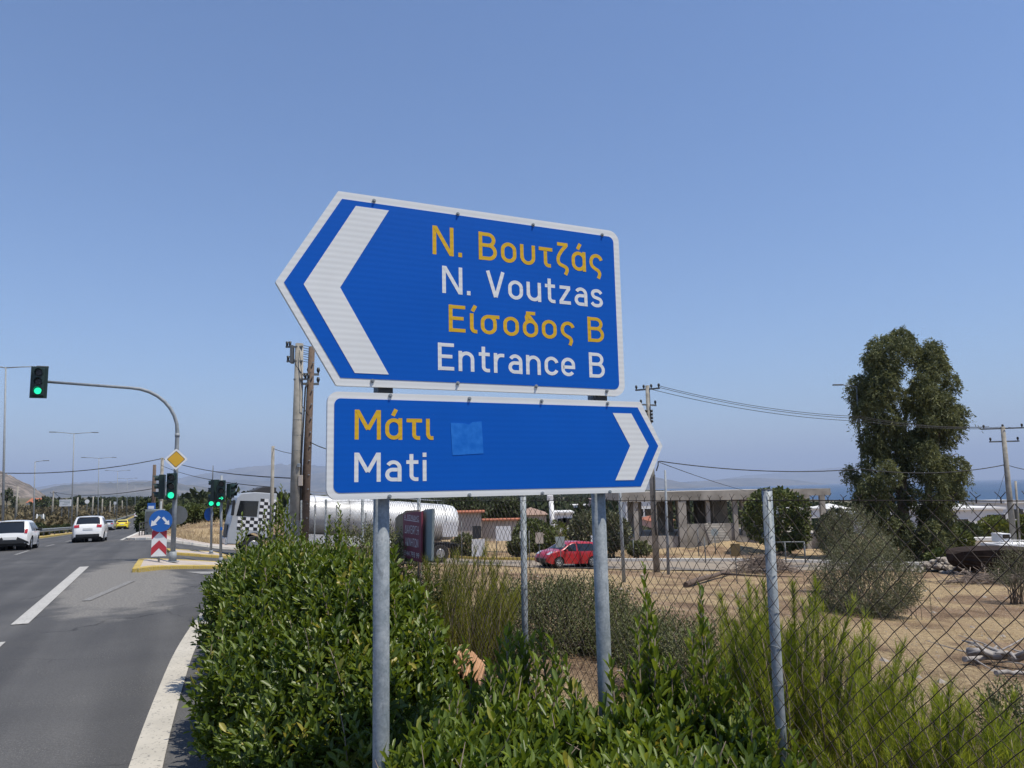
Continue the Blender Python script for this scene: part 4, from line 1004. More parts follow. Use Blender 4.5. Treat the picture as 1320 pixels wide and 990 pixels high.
a, b_ = G(884, 758), G(940, 742); log('fallen_log', 'dark fallen log lying in the field beyond the tall shoots', a+Vector((0, 0, .12)), b_+Vector((0, 0, .2)), .13, .09, M['wood_pole'], 'log', 1)
def pile(name, label, px, py, n, rx, ry, h, cat, m, twigs, st_size=(.1, .3)):
    g_ = G(px, py); root = thing(name, label, cat, g_); mb = MB(); k = 0
    for i in range(n):
        x, y = random.gauss(0, .45)*rx, random.gauss(0, .45)*ry; hh = h*max(0, 1-(x/rx)**2-(y/ry)**2)*random.uniform(.3, 1)
        q = Vector((g_.x+x, g_.y+y, gzf(g_.x+x, g_.y+y)+hh))
        if twigs:
            d = Vector((random.gauss(0, 1), random.gauss(0, 1), random.gauss(0, .45))).normalized()*random.uniform(.3, .9)
            mb.tube([q-d, q+Vector((0, 0, .08)), q+d*.9], [.018, .013, .004], 4)
        else:
            s_ = random.uniform(*st_size); bm = bmesh.new(); bmesh.ops.create_icosphere(bm, subdivisions=1, radius=s_)
            for v in bm.verts: v.co = Vector((v.co.x*random.uniform(.6, 1.2), v.co.y*random.uniform(.6, 1.2), v.co.z*random.uniform(.4, .8)))+q
            bm.verts.ensure_lookup_table(); mb.add([v.co.copy() for v in bm.verts], [[v.index for v in f.verts] for f in bm.faces]); bm.free()
    mb.build('heap', m, root); return root
pile('brush_pile', 'heap of dry grey twigs on the field before the unfinished building', 985, 738, 420, 1.9, 1.2, .9, 'brush pile', M['twig'], True)
pile('rubble_heap', 'heap of pale broken stones by the foot of the big tree', 1222, 737, 170, 2.2, 1.2, .75, 'rubble', M['stone'], False, (.10, .30))
pile('brush_pile', 'low heap of reddish twigs on the soil before the dark hull', 1275, 752, 260, 2.6, .9, .35, 'brush pile', M['twig'], True)
# dry grass over the field and the verge beyond the junction
def grass(name, n, fs, ft, L, w, rr, keep=None, m=None, flat=.9, thr=.1):
    g = np.random.default_rng(rr); s_ = g.uniform(*fs, n); t_ = ft[0]+(ft[1]-ft[0])*g.random(n)**1.7
    X = s_*CV+t_*SV; Y = -s_*SV+t_*CV; cl = np.sin(X*.9+np.sin(Y*.7)*2)+np.sin(Y*1.1+X*.4)+g.normal(0, .6, n); ok = cl > thr
    ok &= ~np.vectorize(in_road)(s_, t_).astype(bool)
    X, Y = X[ok], Y[ok]; Z = gz(X, Y); k = len(X); d = unit(np.stack([g.normal(0, .55, k), g.normal(0, .55, k), np.ones(k)*flat], -1))
    o = tri_mesh(name, m or M['straw'], np.stack([X, Y, Z-.01], -1), d, g.normal(size=(k, 3)), g.uniform(*L, k), np.full(k, w), None, tint=g.random(k)); tag(o, kind='stuff', label='dry straw-coloured grass', cat='grass')
grass('dry_grass', 70000, (3.6, 40), (3, 44), (.03, .16), .009, 5, thr=.5)
grass('dead_weeds', 9000, (4, 34), (5, 40), (.08, .30), .010, 9, m=M['weed'], thr=1.1)
grass('twig_litter', 30000, (3.6, 34), (2, 36), (.05, .20), .015, 25, m=M['weed'], flat=.08, thr=-.3)
grass('straw_litter', 90000, (3.6, 34), (2, 36), (.04, .17), .013, 15, flat=.10, thr=-1.2)
grass('dry_grass', 26000, (.5, 22), (58, 86), (.25, .7), .035, 6)
grass('dry_grass', 14000, (18, 48), (50, 72), (.12, .4), .03, 7)
grass('dry_grass', 5000, (.55, 3.3), (2, 22), (.05, .2), .006, 8)
def litter(name, n, fs, ft, sz, m, rr):
    g = np.random.default_rng(rr); mb = MB()
    for i in range(n):
        s_, t_ = g.uniform(*fs), ft[0]+(ft[1]-ft[0])*g.random()**1.5
        if in_road(s_, t_): continue
        X, Y = xy(s_, t_); z = gzf(X, Y); r = sz*g.uniform(.4, 1.3); a = g.uniform(0, 3.1)
        vs = [Vector((math.cos(a+q*1.57)*r*g.uniform(.6, 1.2), math.sin(a+q*1.57)*r*g.uniform(.6, 1.2), 0)) for q in range(4)]+[Vector((g.normal()*r*.2, g.normal()*r*.2, r*.7))]
        mb.add([v+Vector((X, Y, z-.005)) for v in vs], [(0, 1, 4), (1, 2, 4), (2, 3, 4), (3, 0, 4)])
    tag(mb.build(name, m), kind='stuff', label='loose stones scattered over the dry field', cat='stones')
litter('loose_stones', 6000, (4, 36), (2, 40), .028, M['stone'], 3)
litter('larger_stones', 260, (5, 36), (5, 40), .085, M['stone'], 4)
litter('roadside_grit', 1400, (.75, 3.2), (2, 24), .018, M['stone'], 6)

# ================================================================== BIG TREE
random.seed(5)
tb = G(1170, 722); TY = tb.y
def tbl(px, py, rx, ry, rz, dy=0): p = P(px, py, TY+dy); k = TY/990; return (p.x, p.y, p.z, rx*k, ry*k, rz*k)
OUT = [(424, 1160, 1180), (432, 1146, 1190), (446, 1126, 1212), (462, 1106, 1222), (480, 1101, 1226), (492, 1097, 1236), (505, 1096, 1242), (525, 1100, 1246), (545, 1103, 1243), (560, 1103, 1238), (572, 1106, 1240), (585, 1104, 1248),
       (598, 1090, 1251), (612, 1088, 1246), (628, 1096, 1240), (645, 1104, 1246), (660, 1110, 1240), (678, 1118, 1230), (695, 1132, 1222), (710, 1152, 1214), (722, 1170, 1208)]
EB = []
for q_ in range(190):
    y = random.uniform(432, 716); xl = np.interp(y, [o[0] for o in OUT], [o[1] for o in OUT]); xr = np.interp(y, [o[0] for o in OUT], [o[2] for o in OUT])
    mid, hf = (xl+xr)/2, (xr-xl)/2; r_ = random.uniform(8, 15)*(.75 if hf < 30 else 1); u = random.uniform(-1, 1); u = math.copysign(abs(u)**.75, u); xx = mid+u*(hf-r_*.75)
    dyy = random.uniform(-1, 1)*math.sqrt(max(0, 1-u*u*.9))*min(hf, 58)*.85*TY/990
    EB.append(tbl(xx, y, r_*.8, r_*.8, r_*1.15, dyy))
root = thing('eucalyptus_tree', 'tall dark eucalyptus with drooping foliage standing at the far side of the field', 'tree', tb)
p, nr = sample_blobs(EB, 7600, .30)
# hanging sprays: each a strand of narrow leaves falling from its point
nstr = len(p); mlen = 17; k = np.arange(mlen)/mlen
dirs = unit(nr*.75+RNG.normal(0, .35, p.shape)+np.array([[0, 0, .30]])); Ls = RNG.uniform(.30, .85, nstr)*np.where(RNG.random(nstr) < .12, 1.9, 1)
pt = p[:, None]+dirs[:, None]*(Ls[:, None]*k*.6)[..., None]; pt[..., 2] -= (Ls[:, None]*k**1.8*.85)
pt += RNG.normal(0, .07, pt.shape); base = pt.reshape(-1, 3)
dd = unit(np.repeat(dirs, mlen, 0)*.5+RNG.normal(0, .5, base.shape)+np.array([[0, 0, -.65]]))
tn = np.clip(np.repeat(RNG.normal(.42, .16, nstr)+.22*np.sin(p[:, 0]*1.9+1.3*np.sin(p[:, 2]*1.3))*np.cos(p[:, 2]*1.5+p[:, 1]), mlen)+RNG.normal(0, .12, len(base)), 0, 1)
LL = RNG.uniform(.14, .30, len(base))
leaf_mesh('crown', M['euca'], base, dd, RNG.normal(size=base.shape), LL, LL*RNG.uniform(.22, .36, len(base)), root, tint=tn, origin=tb)
mb = MB(); k_ = TY/990
mb.tube([tb-Vector((0, 0, .2)), P(1168, 690, TY), P(1162, 640, TY), P(1165, 580, TY), P(1168, 520, TY)], [.52, .42, .36, .2, .05], 10)
mb.tube([tb+Vector((.3, 0, -.2)), P(1185, 690, TY), P(1200, 620, TY), P(1210, 560, TY), P(1206, 520, TY)], [.34, .28, .22, .14, .05], 8)
for (x0, y0, x1, y1) in ((1163, 640, 1112, 600), (1165, 580, 1120, 545), (1167, 560, 1125, 470), (1200, 620, 1232, 585), (1208, 560, 1228, 510), (1180, 690, 1215, 640), (1168, 690, 1130, 655)):
    a = P(x0, y0, TY); b_ = P(x1, y1, TY+random.uniform(-1.5, 1.5)); mb.tube([a, a.lerp(b_, .5)+Vector((0, 0, .4)), b_], [.14, .09, .03], 6)
mb.build('trunk', M['bark'], root)
# ================================================================== VEHICLES
def car(name, label, paint, loc, fwd, L=3.9, W=1.70, H=1.50, cat='car', group=None, style='hatch', tilt=0.0, slope=0.0):
    """local x forward, z up from the ground"""
    hl = L/2; hw = W/2; k = H/1.5
    root = thing(name, label, cat, loc, world=False, group=group)
    f = Vector((fwd[0], fwd[1], slope)).normalized(); l_ = Vector((0, 0, 1)).cross(f).normalized(); u_ = f.cross(l_)
    root.rotation_euler = Matrix((f, l_, u_)).transposed().to_euler()
    if style == 'sedan':
        top = [(-hl, .60), (-hl+.03, .86), (-hl+.10, 1.00), (-hl+.52, 1.06), (-hl+1.05, 1.36), (-.55, 1.47), (0, 1.48), (.45, 1.36), (1.0, 1.02), (1.6, .92), (hl-.12, .74), (hl-.02, .6), (hl, .5)]
    else:
        top = [(-hl, .58), (-hl+.03, .84), (-hl+.10, 1.00), (-hl+.30, 1.32), (-hl+.42, 1.42), (-hl+.75, 1.47), (-.4, 1.50), (.1, 1.46), (.42, 1.33), (.98, 1.02), (1.45, .92), (hl-.16, .76), (hl-.03, .60), (hl, .48)]
    tx = [p[0] for p in top]; tz = [p[1]*k for p in top]
    tcv = crv(list(zip(tx, tz)), 4); tx = [p[0] for p in tcv]; tz = [p[1] for p in tcv]
    for i in range(1, len(tx)): tx[i] = max(tx[i], tx[i-1]+1e-4)
    wx = (-hl+.68, hl-.78); WR = .30; AR = .365
    def zt(x): return float(np.interp(x, tx, tz))
    def zb(x):
        z = .22 + .10*max(0, (abs(x)-hl+.25)/.25)
        for c in wx:
            if abs(x-c) < AR: z = max(z, WR+math.sqrt(AR*AR-(x-c)**2))
        return min(z, zt(x)-.05)
    belt = .93*k
    def yw(x, z):
        e = max(0, (abs(x)-hl+.75)/.75); pl = 1-.17*e**2.2
        s_ = 1.0 if z > .5 else .955+.045*(z/.5)
        if z > belt: s_ = 1-.25*((z-belt)/(.57*k))**1.15
        return hw*pl*s_
    xs = sorted(set([round(v, 3) for v in list(np.linspace(-hl, hl, 46))+[c+AR*math.cos(a) for c in wx for a in np.linspace(0, PI, 11)]+[q[0] for q in top]]))
    m_ = 9; kk = 8; V = []; ring = 2*m_+kk-1
    for x in xs:
        b0, t0 = zb(x), zt(x)
        zz = [b0+(t0-b0)*i/(m_-1) for i in range(m_)]
        lft = [(x, yw(x, z), z) for z in zz]; ye = yw(x, t0)
        tops = [(x, ye*(1-2*i/kk), t0+.035*(1-(1-2*i/kk)**2)) for i in range(1, kk)]
        V += lft+tops+[(x, -yw(x, z), z) for z in zz[::-1]]
    F = []
    for i in range(len(xs)-1):
        for j in range(ring-1): F.append((i*ring+j, i*ring+j+1, (i+1)*ring+j+1, (i+1)*ring+j))
    F += [list(range(ring))[::-1], [(len(xs)-1)*ring+j for j in range(ring)]]
    mb = MB(); mb.add(V, F, True); body = mb.build('body', paint, root)
    mb = MB(); mb.box((0, 0, .36), (L-.5, W-.28, .30)); mb.build('underbody', M['black'], root)
    def S_(x, z, sg, o=.006): return (x, sg*(yw(x, z)+o), z)
    def side_patch(name, xb0, xb1, xt0, xt1, z0, z1, m, par=None, o=.006, n=8, mm=5):
        for sg in (1, -1):
            V = []; F = []
            for j in range(mm+1):
                v = j/mm
                for i in range(n+1):
                    u = i/n; x = (xb0*(1-v)+xt0*v)*(1-u)+(xb1*(1-v)+xt1*v)*u; z = min(z0+(z1-z0)*v, zt(x)-.035-.03*(v > .9)); V.append(S_(x, z, sg, o))
            for j in range(mm):
                for i in range(n): F.append((j*(n+1)+i, j*(n+1)+i+1, (j+1)*(n+1)+i+1, (j+1)*(n+1)+i))
            mb = MB(); mb.add(V, F, True); ob = mb.build(name, m, root)
            if par: ob.parent = par
    def top_patch(name, x0, x1, v0, v1, m, o=.006, n=8, mm=8):
        V = []; F = []
        for i in range(n+1):
            x = x0+(x1-x0)*i/n; h = .01; sl = (zt(x+h)-zt(x-h))/(2*h); nl = math.hypot(1, sl); ye = yw(x, zt(x))
            for j in range(mm+1):
                v = v0+(v1-v0)*j/mm; V.append((x-sl/nl*o, v*ye, zt(x)+.035*(1-v*v)+o/nl))
        for i in range(n):
            for j in range(mm): F.append((i*(mm+1)+j, i*(mm+1)+j+1, (i+1)*(mm+1)+j+1, (i+1)*(mm+1)+j))
        mb = MB(); mb.add(V, F, True); return mb.build(name, m, root)
    zw1 = 1.39*k
    if style == 'sedan':
        top_patch('rear_window', -hl+.58, -hl+1.02, -.86, .86, M['glass']); side_patch('side_window', -hl+.95, -.08, -hl+1.22, -.12, belt+.03, zw1, M['glass'])
    else:
        top_patch('rear_window', -hl+.035 if style == 'black_hatch' else -hl+.118, -hl+.36, *((-.80, .80) if style == 'black_hatch' else (-.86, .86)), M['glass'], .008, 14)
        side_patch('side_window', -hl+.50, -.16, -hl+.62, -.16, belt+.04, zw1, M['glass'])
    side_patch('side_window', -.06, .92, -.06, .36, belt+.03, zw1, M['glass'])
    top_patch('windscreen', .46, .96, -.88, .88, M['glass'])
    for sg in (1, -1):
        v = (.62, .985) if sg > 0 else (-.985, -.62)
        if style == 'black_hatch': side_patch_only = None
        v = v if style != 'black_hatch' else ((.82, .99) if sg > 0 else (-.99, -.82)); o = top_patch('tail_lamp', -hl+.03, -hl+(.098 if style != 'black_hatch' else .13), *v, M['tail_red'], .014)
        o = top_patch('headlamp', hl-.42, hl-.12, *((.55, .93) if sg > 0 else (-.93, -.55)), M['lamp_clear'], .008)
        mb = MB(); mb.box((.72, sg*(hw+.07), belt+.07), (.12, .17, .13)); mb.build('wing_mirror', paint if style != 'black_hatch' else M['black'], root, .03)
        mb = MB(); mb.box((-.25, sg*(yw(-.25, belt-.1)+.012), belt-.10), (.2, .022, .025)); mb.build('door_handle', paint, root)
    for sg in (1, -1):
        for cx_ in wx:
            wroot = None
            mb = MB(); y = sg*(hw-.10)
            prof = [(WR-.09, -.095), (WR-.03, -.10), (WR, -.07), (WR, .07), (WR-.03, .10), (WR-.09, .095)]
            n = 22; V = [(cx_+r*math.cos(2*PI*q/n), y+sg*w_*.9, WR+r*math.sin(2*PI*q/n)) for (r, w_) in prof for q in range(n)]
            F = [(a*n+q, a*n+(q+1) % n, (a+1)*n+(q+1) % n, (a+1)*n+q) for a in range(len(prof)-1) for q in range(n)]
            mb.add(V, F, True); wh = mb.build('wheel', M['rubber'], root)
            mb = MB(); mb.tube([(cx_, y+sg*.02, WR), (cx_, y+sg*.05, WR)], WR-.085, 20); o = mb.build('wheel_well', M['black'], root); o.parent = wh
            mb = MB()
            mb.tube([(cx_+.19*math.cos(a), y+sg*.068, WR+.19*math.sin(a)) for a in np.linspace(0, 2*PI, 25)], .018, 5)
            for q in range(7):
                a = 2*PI*q/7; d = Vector((math.cos(a), 0, math.sin(a))); c = Vector((cx_, y+sg*.062, WR)); mb.tube([c+d*.02, c+d*.19], [.035, .022], 5)
            o = mb.build('rim', M['rim'], root); o.parent = wh
            mb = MB(); mb.tube([(cx_, sg*.2, WR), (cx_, sg*(hw-.19), WR)], AR+.0, 20); mb.build('wheel_arch', M['black'], root)
    # rear bumper insert, plate, front grille
    mb = MB(); mb.box((-hl-.004, 0, .40), (.03, W*.72, .17)); mb.build('rear_bumper_insert', M['black'], root, .01)
    if style == 'black_hatch':
        for sg in (1, -1):
            mb = MB(); mb.prism([(-hl-.012, sg*.30, .62), (-hl-.012, sg*.80*hw/.85, .38), (-hl-.012, sg*.80*hw/.85, .28), (-hl-.012, sg*.26, .50)], (.03, 0, 0)); mb.build('bumper_blade', M['black'], root)
        zp = .56
    else: zp = .78
    mb = MB(); mb.box((-hl-.022 if style == 'black_hatch' else -hl+.0, 0, zp), (.02, .50, .11)); mb.build('number_plate', M['plate'], root)
    mb = MB(); mb.box((hl-.03, 0, .42), (.09, W*.62, .2)); mb.build('grille', M['black'], root, .02)
    mb = MB(); mb.box((-hl+.42, 0, zt(-hl+.42)+.045), (.20, W*.6, .025)); mb.build('roof_spoiler', paint if style != 'sedan' else M['black'], root) if style != 'sedan' else None
    return root
RD = Vector((SV, CV, 0))
def on_road(px, Y, s=None):
    X = P(px, 690, Y).x; return Vector((X, Y, gzf(X, Y)))
def rslope(X, Y, d): return (gzf(X+d[0]*2, Y+d[1]*2)-gzf(X-d[0]*2, Y-d[1]*2))/4
for (nm, lab, pt, px, Y, st_, L, W_, H) in (
        ('parked_car', '', None, 0, 0, '', 0, 0, 0),
        ('hatchback', 'small white hatchback with a black tailgate in the left lane, nearest to the camera', 'white_paint', 21, 37.5, 'black_hatch', 3.46, 1.62, 1.36),
        ('hatchback', 'white hatchback with red tail lamps driving away in the right lane', 'white_paint', 116.5, 47.5, 'hatch', 3.95, 1.70, 1.51),
        ('saloon_car', 'silver saloon driving away beyond the white hatchbacks', 'silver_paint', 138.5, 112, 'sedan', 4.5, 1.8, 1.47),
        ('taxi', 'yellow car driving away far down the road', 'yellow_paint', 157.5, 124, 'sedan', 4.5, 1.8, 1.47),
        ('hatchback', 'tiny white car farthest away at the bend of the road', 'white_paint', 176, 235, 'hatch', 3.95, 1.75, 1.5)):
    if not pt: continue
    p = on_road(px, Y); d = RD
    car(nm, lab, M[pt], p, d, L, W_, H, group='cars on the main road', style=st_, slope=rslope(p.x, p.y, d))
pf, pr = P(694, 727, 46.5), P(768, 727, 48.6)
d = Vector((pf.x-pr.x, pf.y-pr.y, 0)).normalized(); c = (pf+pr)/2
car('hatchback', 'bright red hatchback on the side road seen through the fence', M['red_paint'], (c.x, c.y, gzf(c.x, c.y)), d, 3.85, 1.69, 1.50, slope=rslope(c.x, c.y, d))

# tanker lorry ------------------------------------------------------
A0 = P(287, 715, 41.5); B0 = P(586, 715, 47.2); A0.z = gzf(A0.x, A0.y); B0.z = gzf(B0.x, B0.y)
TL = (B0-A0).length
lorry = thing('tanker_lorry', 'silver road tanker with black and white checkers on its cab crossing behind the hedge', 'lorry', A0, world=False)
f = (A0-B0).normalized(); l_ = Vector((0, 0, 1)).cross(f).normalized(); u_ = f.cross(l_); lorry.rotation_euler = Matrix((f, l_, u_)).transposed().to_euler()
hw = 1.25
# cab: side profile extruded across, x = 0 at the nose
mb = MB(); prof = [(-.02, .55), (0, 1.0), (-.03, 1.55), (-.10, 2.15), (-.24, 2.95), (-.44, 3.18), (-1.1, 3.30), (-2.25, 3.30), (-2.25, .95), (-1.95, .95)]+[(-1.35+.62*math.cos(a), .95-.40+.62*math.sin(a)) for a in np.linspace(PI-.7, .7, 8)]+[(-.75, .55)]
mb.prism([(x, hw, z) for x, z in prof], (0, -2*hw, 0)); cabo = mb.build('cab', M['cab'], lorry, .05)
mb = MB(); mb.prism([(-.95, hw*.9, 3.32), (-2.2, hw*.9, 3.32), (-2.2, hw*.9, 3.62), (-1.5, hw*.9, 3.60)], (0, -1.8*hw, 0)); mb.build('roof_deflector', M['chassis'], lorry, .03)
for sg in (1, -1):
    mb = MB(); mb.prism([(-.32, sg*(hw+.004), 2.02), (-.42, sg*(hw+.004), 2.80), (-1.35, sg*(hw+.004), 2.84), (-1.35, sg*(hw+.004), 2.02)], (0, sg*.008, 0)); mb.build('side_window', M['glass'], lorry)
    mb = MB(); mb.box((-.10, sg*(hw+.16), 2.42), (.14, .22, .80)); mb.build('wing_mirror', M['black'], lorry, .04)
    # checkers stepping up towards the back of the cab
    mw, mbk = MB(), MB(); q = .205
    for r_ in range(10):
        z = 1.30+r_*q*.82
        for c_ in range(9):
            x = -.42-c_*q
            if r_ >= 4 and x > -1.42: continue
            if r_ == 9 and c_ % 3 == 1: continue
            (mw if (r_+c_) % 2 else mbk).prism([(x, sg*(hw+.003), z), (x-q*.99, sg*(hw+.003), z), (x-q*.99+.01, sg*(hw+.003), z+q*.81), (x+.01, sg*(hw+.003), z+q*.81)], (0, sg*.004, 0))
    mbk.build('checker_squares', M['black'], lorry); o = mw.build('checker_squares', M['white_board'], lorry); o['label'] = 'white checker squares'
    mb = MB(); mb.box((-.75, sg*(hw-.05), .62), (.55, .12, .14)); mb.build('step', M['chassis'], lorry)
mb = MB(); mb.prism([(-.065, 1.1, 1.72), (-.215, 1.1, 2.78), (-.215, -1.1, 2.78), (-.065, -1.1, 1.72)], (.012, 0, .004)); mb.build('windscreen', M['lens_off'], lorry)
mb = MB(); mb.box((.0, 0, 1.15), (.05, 1.7, .75)); mb.build('grille', M['black'], lorry, .02)
mb = MB(); mb.box((.0, 0, .66), (.12, 2.44, .32)); mb.build('front_bumper', M['cab'], lorry, .04)
for sg in (1, -1):
    mb = MB(); mb.box((.02, sg*.95, .78), (.1, .4, .2)); mb.build('headlamp', M['lamp_clear'], lorry, .02)
    for wx_ in (-1.35, -4.0, -TL+4.0, -TL+2.7, -TL+1.4):
        mb = MB(); mb.tube([(wx_, sg*(hw-.34), .52), (wx_, sg*(hw-.30), .52), (wx_, sg*(hw-.06), .52), (wx_, sg*(hw-.02), .52)], [.47, .52, .52, .47], 24); wh = mb.build('wheel', M['rubber'], lorry)
        mb = MB(); mb.tube([(wx_, sg*(hw-.05), .52), (wx_, sg*(hw-.005), .52)], [.30, .24], 16); o = mb.build('rim', M['rim'], lorry); o.parent = wh
mb = MB(); mb.box((-TL/2-.7, 0, .95), (TL-2.2, .9, .28)); mb.build('chassis', M['chassis'], lorry)
mb = MB(); n = 40; xs_ = [-3.1, -3.14, -3.3, -3.6]+list(np.linspace(-4.2, -TL+.9, 14))+[-TL+.5, -TL+.34, -TL+.30]; sc_ = [.4, .8, .94, .99]+[1]*14+[.96, .85, .5]
V = [(x, 1.22*s_*math.cos(2*PI*k/n), 2.30+1.05*s_*math.sin(2*PI*k/n)) for x, s_ in zip(xs_, sc_) for k in range(n)]
mb.add(V, [(i*n+k, i*n+(k+1) % n, (i+1)*n+(k+1) % n, (i+1)*n+k) for i in range(len(xs_)-1) for k in range(n)]+[list(range(n)), [(len(xs_)-1)*n+k for k in range(n)]], True); mb.build('tank', M['tank'], lorry)
for x in np.linspace(-4.4, -TL+1.2, 5):
    mb = MB(); mb.tube([(x, 1.235*math.cos(a), 2.30+1.065*math.sin(a)) for a in np.linspace(0, 2*PI, 41)], .018, 5); mb.build('tank_band', M['rim'], lorry)
for sg in (1, -1):
    mb = MB(); mb.box((-TL/2-.4, sg*(hw-.03), .98), (TL-7.4, .04, .55)); mb.build('side_guard', M['white_board'], lorry, .01)
    mb = MB(); mb.box((-TL+2.7, sg*(hw-.16), 1.18), (4.2, .34, .05)); mb.build('mudguard', M['chassis'], lorry, .01)
    mb = MB(); mb.box((-TL+.62, sg*(hw-.22), .62), (.04, .42, .7)); mb.build('mud_flap', M['rubber'], lorry)
mb = MB(); mb.box((-TL+.3, 0, 1.0), (.14, 2.4, .18)); mb.build('rear_bumper', M['chassis'], lorry, .02)
mb = MB()
for sg in (1, -1): mb.tube([(-3.6, sg*.5, 3.36), (-3.6, sg*.5, 3.55), (-TL+1.2, sg*.5, 3.55), (-TL+1.2, sg*.5, 3.36)], .02, 6)
mb.build('walkway_rail', M['rim'], lorry)

# ================================================================== TRAFFIC LIGHTS
def yawvec(a): return Vector((math.cos(a), math.sin(a), 0))
def head(root, c, face, n=3, lens=.2, on=2, back=False, arrow=False, m_='tl_green'):
    """signal head centred at c, facing along the horizontal vector 'face'"""
    face = Vector(face).normalized(); sd = Vector((-face.y, face.x, 0)); up = Vector((0, 0, 1)); c = Vector(c)
    Hh = lens*1.42*n; Ww = lens*1.5; yaw = math.atan2(face.y, face.x)
    mb = MB(); mb.box(c, (lens*.9, Ww, Hh), yaw); hd = mb.build('signal_head', M[m_], root, .012)
    if back:
        mb = MB(); mb.box(c-face*lens*.3, (.012, Ww*1.55, Hh*1.16), yaw); o = mb.build('backboard', M[m_], root, .004); o.parent = hd
        bw, bh = Ww*1.55/2-.03, Hh*1.16/2-.03; mb = MB(); q = [c-face*(lens*.3-.008)+sd*a+up*b_ for a, b_ in ((-bw, -bh), (bw, -bh), (bw, bh), (-bw, bh))]
    for i in range(n):
        p = c+up*(Hh*(.5-(i+.5)/n))+face*lens*.46
        lit = (i == on)
        if lit and arrow:
            mb = MB(); mb.tube([p, p+face*.008], lens*.5, 18); o = mb.build('lens', M['lens_off'], root); o.parent = hd
            mb = MB(); q = lambda a, b_: p+face*.010-sd*a*lens*.5*-1+up*b_*lens*.5
            mb.prism([q(-.8, -.16), (q(.1, -.16)), q(.1, -.16+.32), q(-.8, .16)], face*.004); mb.prism([q(.85, 0), q(.25, .62), q(.02, .48), q(.40, 0), q(.02, -.48), q(.25, -.62)], face*.003)
            o = mb.build('lit_arrow', M['green_on'], root); o.parent = hd
        else:
            mb = MB(); mb.tube([p, p+face*.012], [lens*.5, lens*.44], 18); o = mb.build('lens', M['green_on'] if lit else M['lens_off'], root); o.parent = hd
        V = []; F = []; m2 = 13                                  # visor: open-bottomed hood
        for j in range(m2):
            a = R(-35+250*j/(m2-1)); e = sd*math.cos(a)*lens*.56+up*math.sin(a)*lens*.56
            V += [p+e, p+e+face*lens*(1.0 if 30 < math.degrees(a) < 150 else .72)]
        F = [(2*j, 2*j+1, 2*j+3, 2*j+2) for j in range(m2-1)]; mb = MB(); mb.add(V, F, True); o = mb.build('visor', M[m_], root); o.parent = hd
    return hd
def polebase(root, b, r, h=.35):
    mb = MB(); mb.tube([b, b+Vector((0, 0, .02))], r*2.4, 12); mb.tube([b+Vector((0, 0, .02)), b+Vector((0, 0, h))], [r*1.5, r*1.35], 10)
    mb.build('pole_base', M['galv'], root)
CAMF = Vector((.30, -.95, 0)).normalized()
b = P(222.5, 722, 27.2); b.z = gzf(b.x, b.y)+.12
t1 = thing('traffic_light', 'traffic signal mast with a long curved arm over the road and a yellow diamond sign', 'traffic light', b)
Ya = Vector((-.912, -.41, 0)); zt_ = P(168, 497, 26).z
arm = [b, b+Vector((0, 0, 2.2)), b+Vector((0, 0, zt_-b.z-1.55))]
zA = zt_
for a in np.linspace(0, 90, 9)[1:]: arm.append(b+Ya*(1.55*(1-math.cos(R(a))))+Vector((0, 0, zA-b.z-1.55+1.55*math.sin(R(a)))))
end = b+Ya*4.05+Vector((0, 0, zA-b.z+.12)); arm.append(end)
mb = MB(); mb.tube(arm, [.085, .08, .07]+[.06]*7+[.052, .045], 14); mb.build('mast', M['galv'], t1)
polebase(t1, b, .09); mb = MB(); jp = b+Vector((0, 0, zt_-b.z-1.7)); mb.tube([jp, jp+Vector((0, 0, .12))], .082, 12); mb.build('joint_collar', M['galv'], t1)
head(t1, P(50, 492.5, 25.2)+Vector((0, 0, 0)), (.42, -.9, 0), 3, .215, 2, back=True)
head(t1, P(221.5, 627, 27.0), (.25, -.97, 0), 3, .215, 2)
head(t1, P(209, 627.5, 27.2), (-.95, -.25, 0), 3, .2, -1)
def disc(root, name, c, face, r, m, th=.012, n=28, parent=None):
    face = Vector(face).normalized(); sd = Vector((-face.y, face.x, 0)); up = Vector((0, 0, 1)); mb = MB()
    mb.prism([Vector(c)+sd*r*math.cos(2*PI*k/n)+up*r*math.sin(2*PI*k/n) for k in range(n)], face*th); o = mb.build(name, m, root)
    if parent is not None: o.parent = parent
    return o
def poly_on(root, name, c, face, pts, m, off, th=.004, parent=None):
    face = Vector(face).normalized(); sd = Vector((-face.y, face.x, 0)); up = Vector((0, 0, 1)); mb = MB()
    mb.prism([Vector(c)+sd*x+up*z+face*off for x, z in pts], face*th); o = mb.build(name, m, root)
    if parent is not None: o.parent = parent
    return o
c = P(227, 592, 26.95); FC = (.36, -.93, 0)
dm = poly_on(t1, 'diamond_sign', c, FC, rounded([(-.38, 0), (0, -.38), (.38, 0), (0, .38)], [.05]*4, 3), M['sign_white2'], .0, .015)
poly_on(t1, 'border', c, FC, rounded([(-.295, 0), (0, -.295), (.295, 0), (0, .295)], [.03]*4, 3), M['black'], .016, .002, dm)
poly_on(t1, 'yellow_field', c, FC, rounded([(-.275, 0), (0, -.275), (.275, 0), (0, .275)], [.025]*4, 3), M['sign_yellow'], .019, .002, dm)
disc(t1, 'round_sign_back', P(229, 664, 27.35), (.3, -.95, 0), .33, M['galv_dark'], .015)
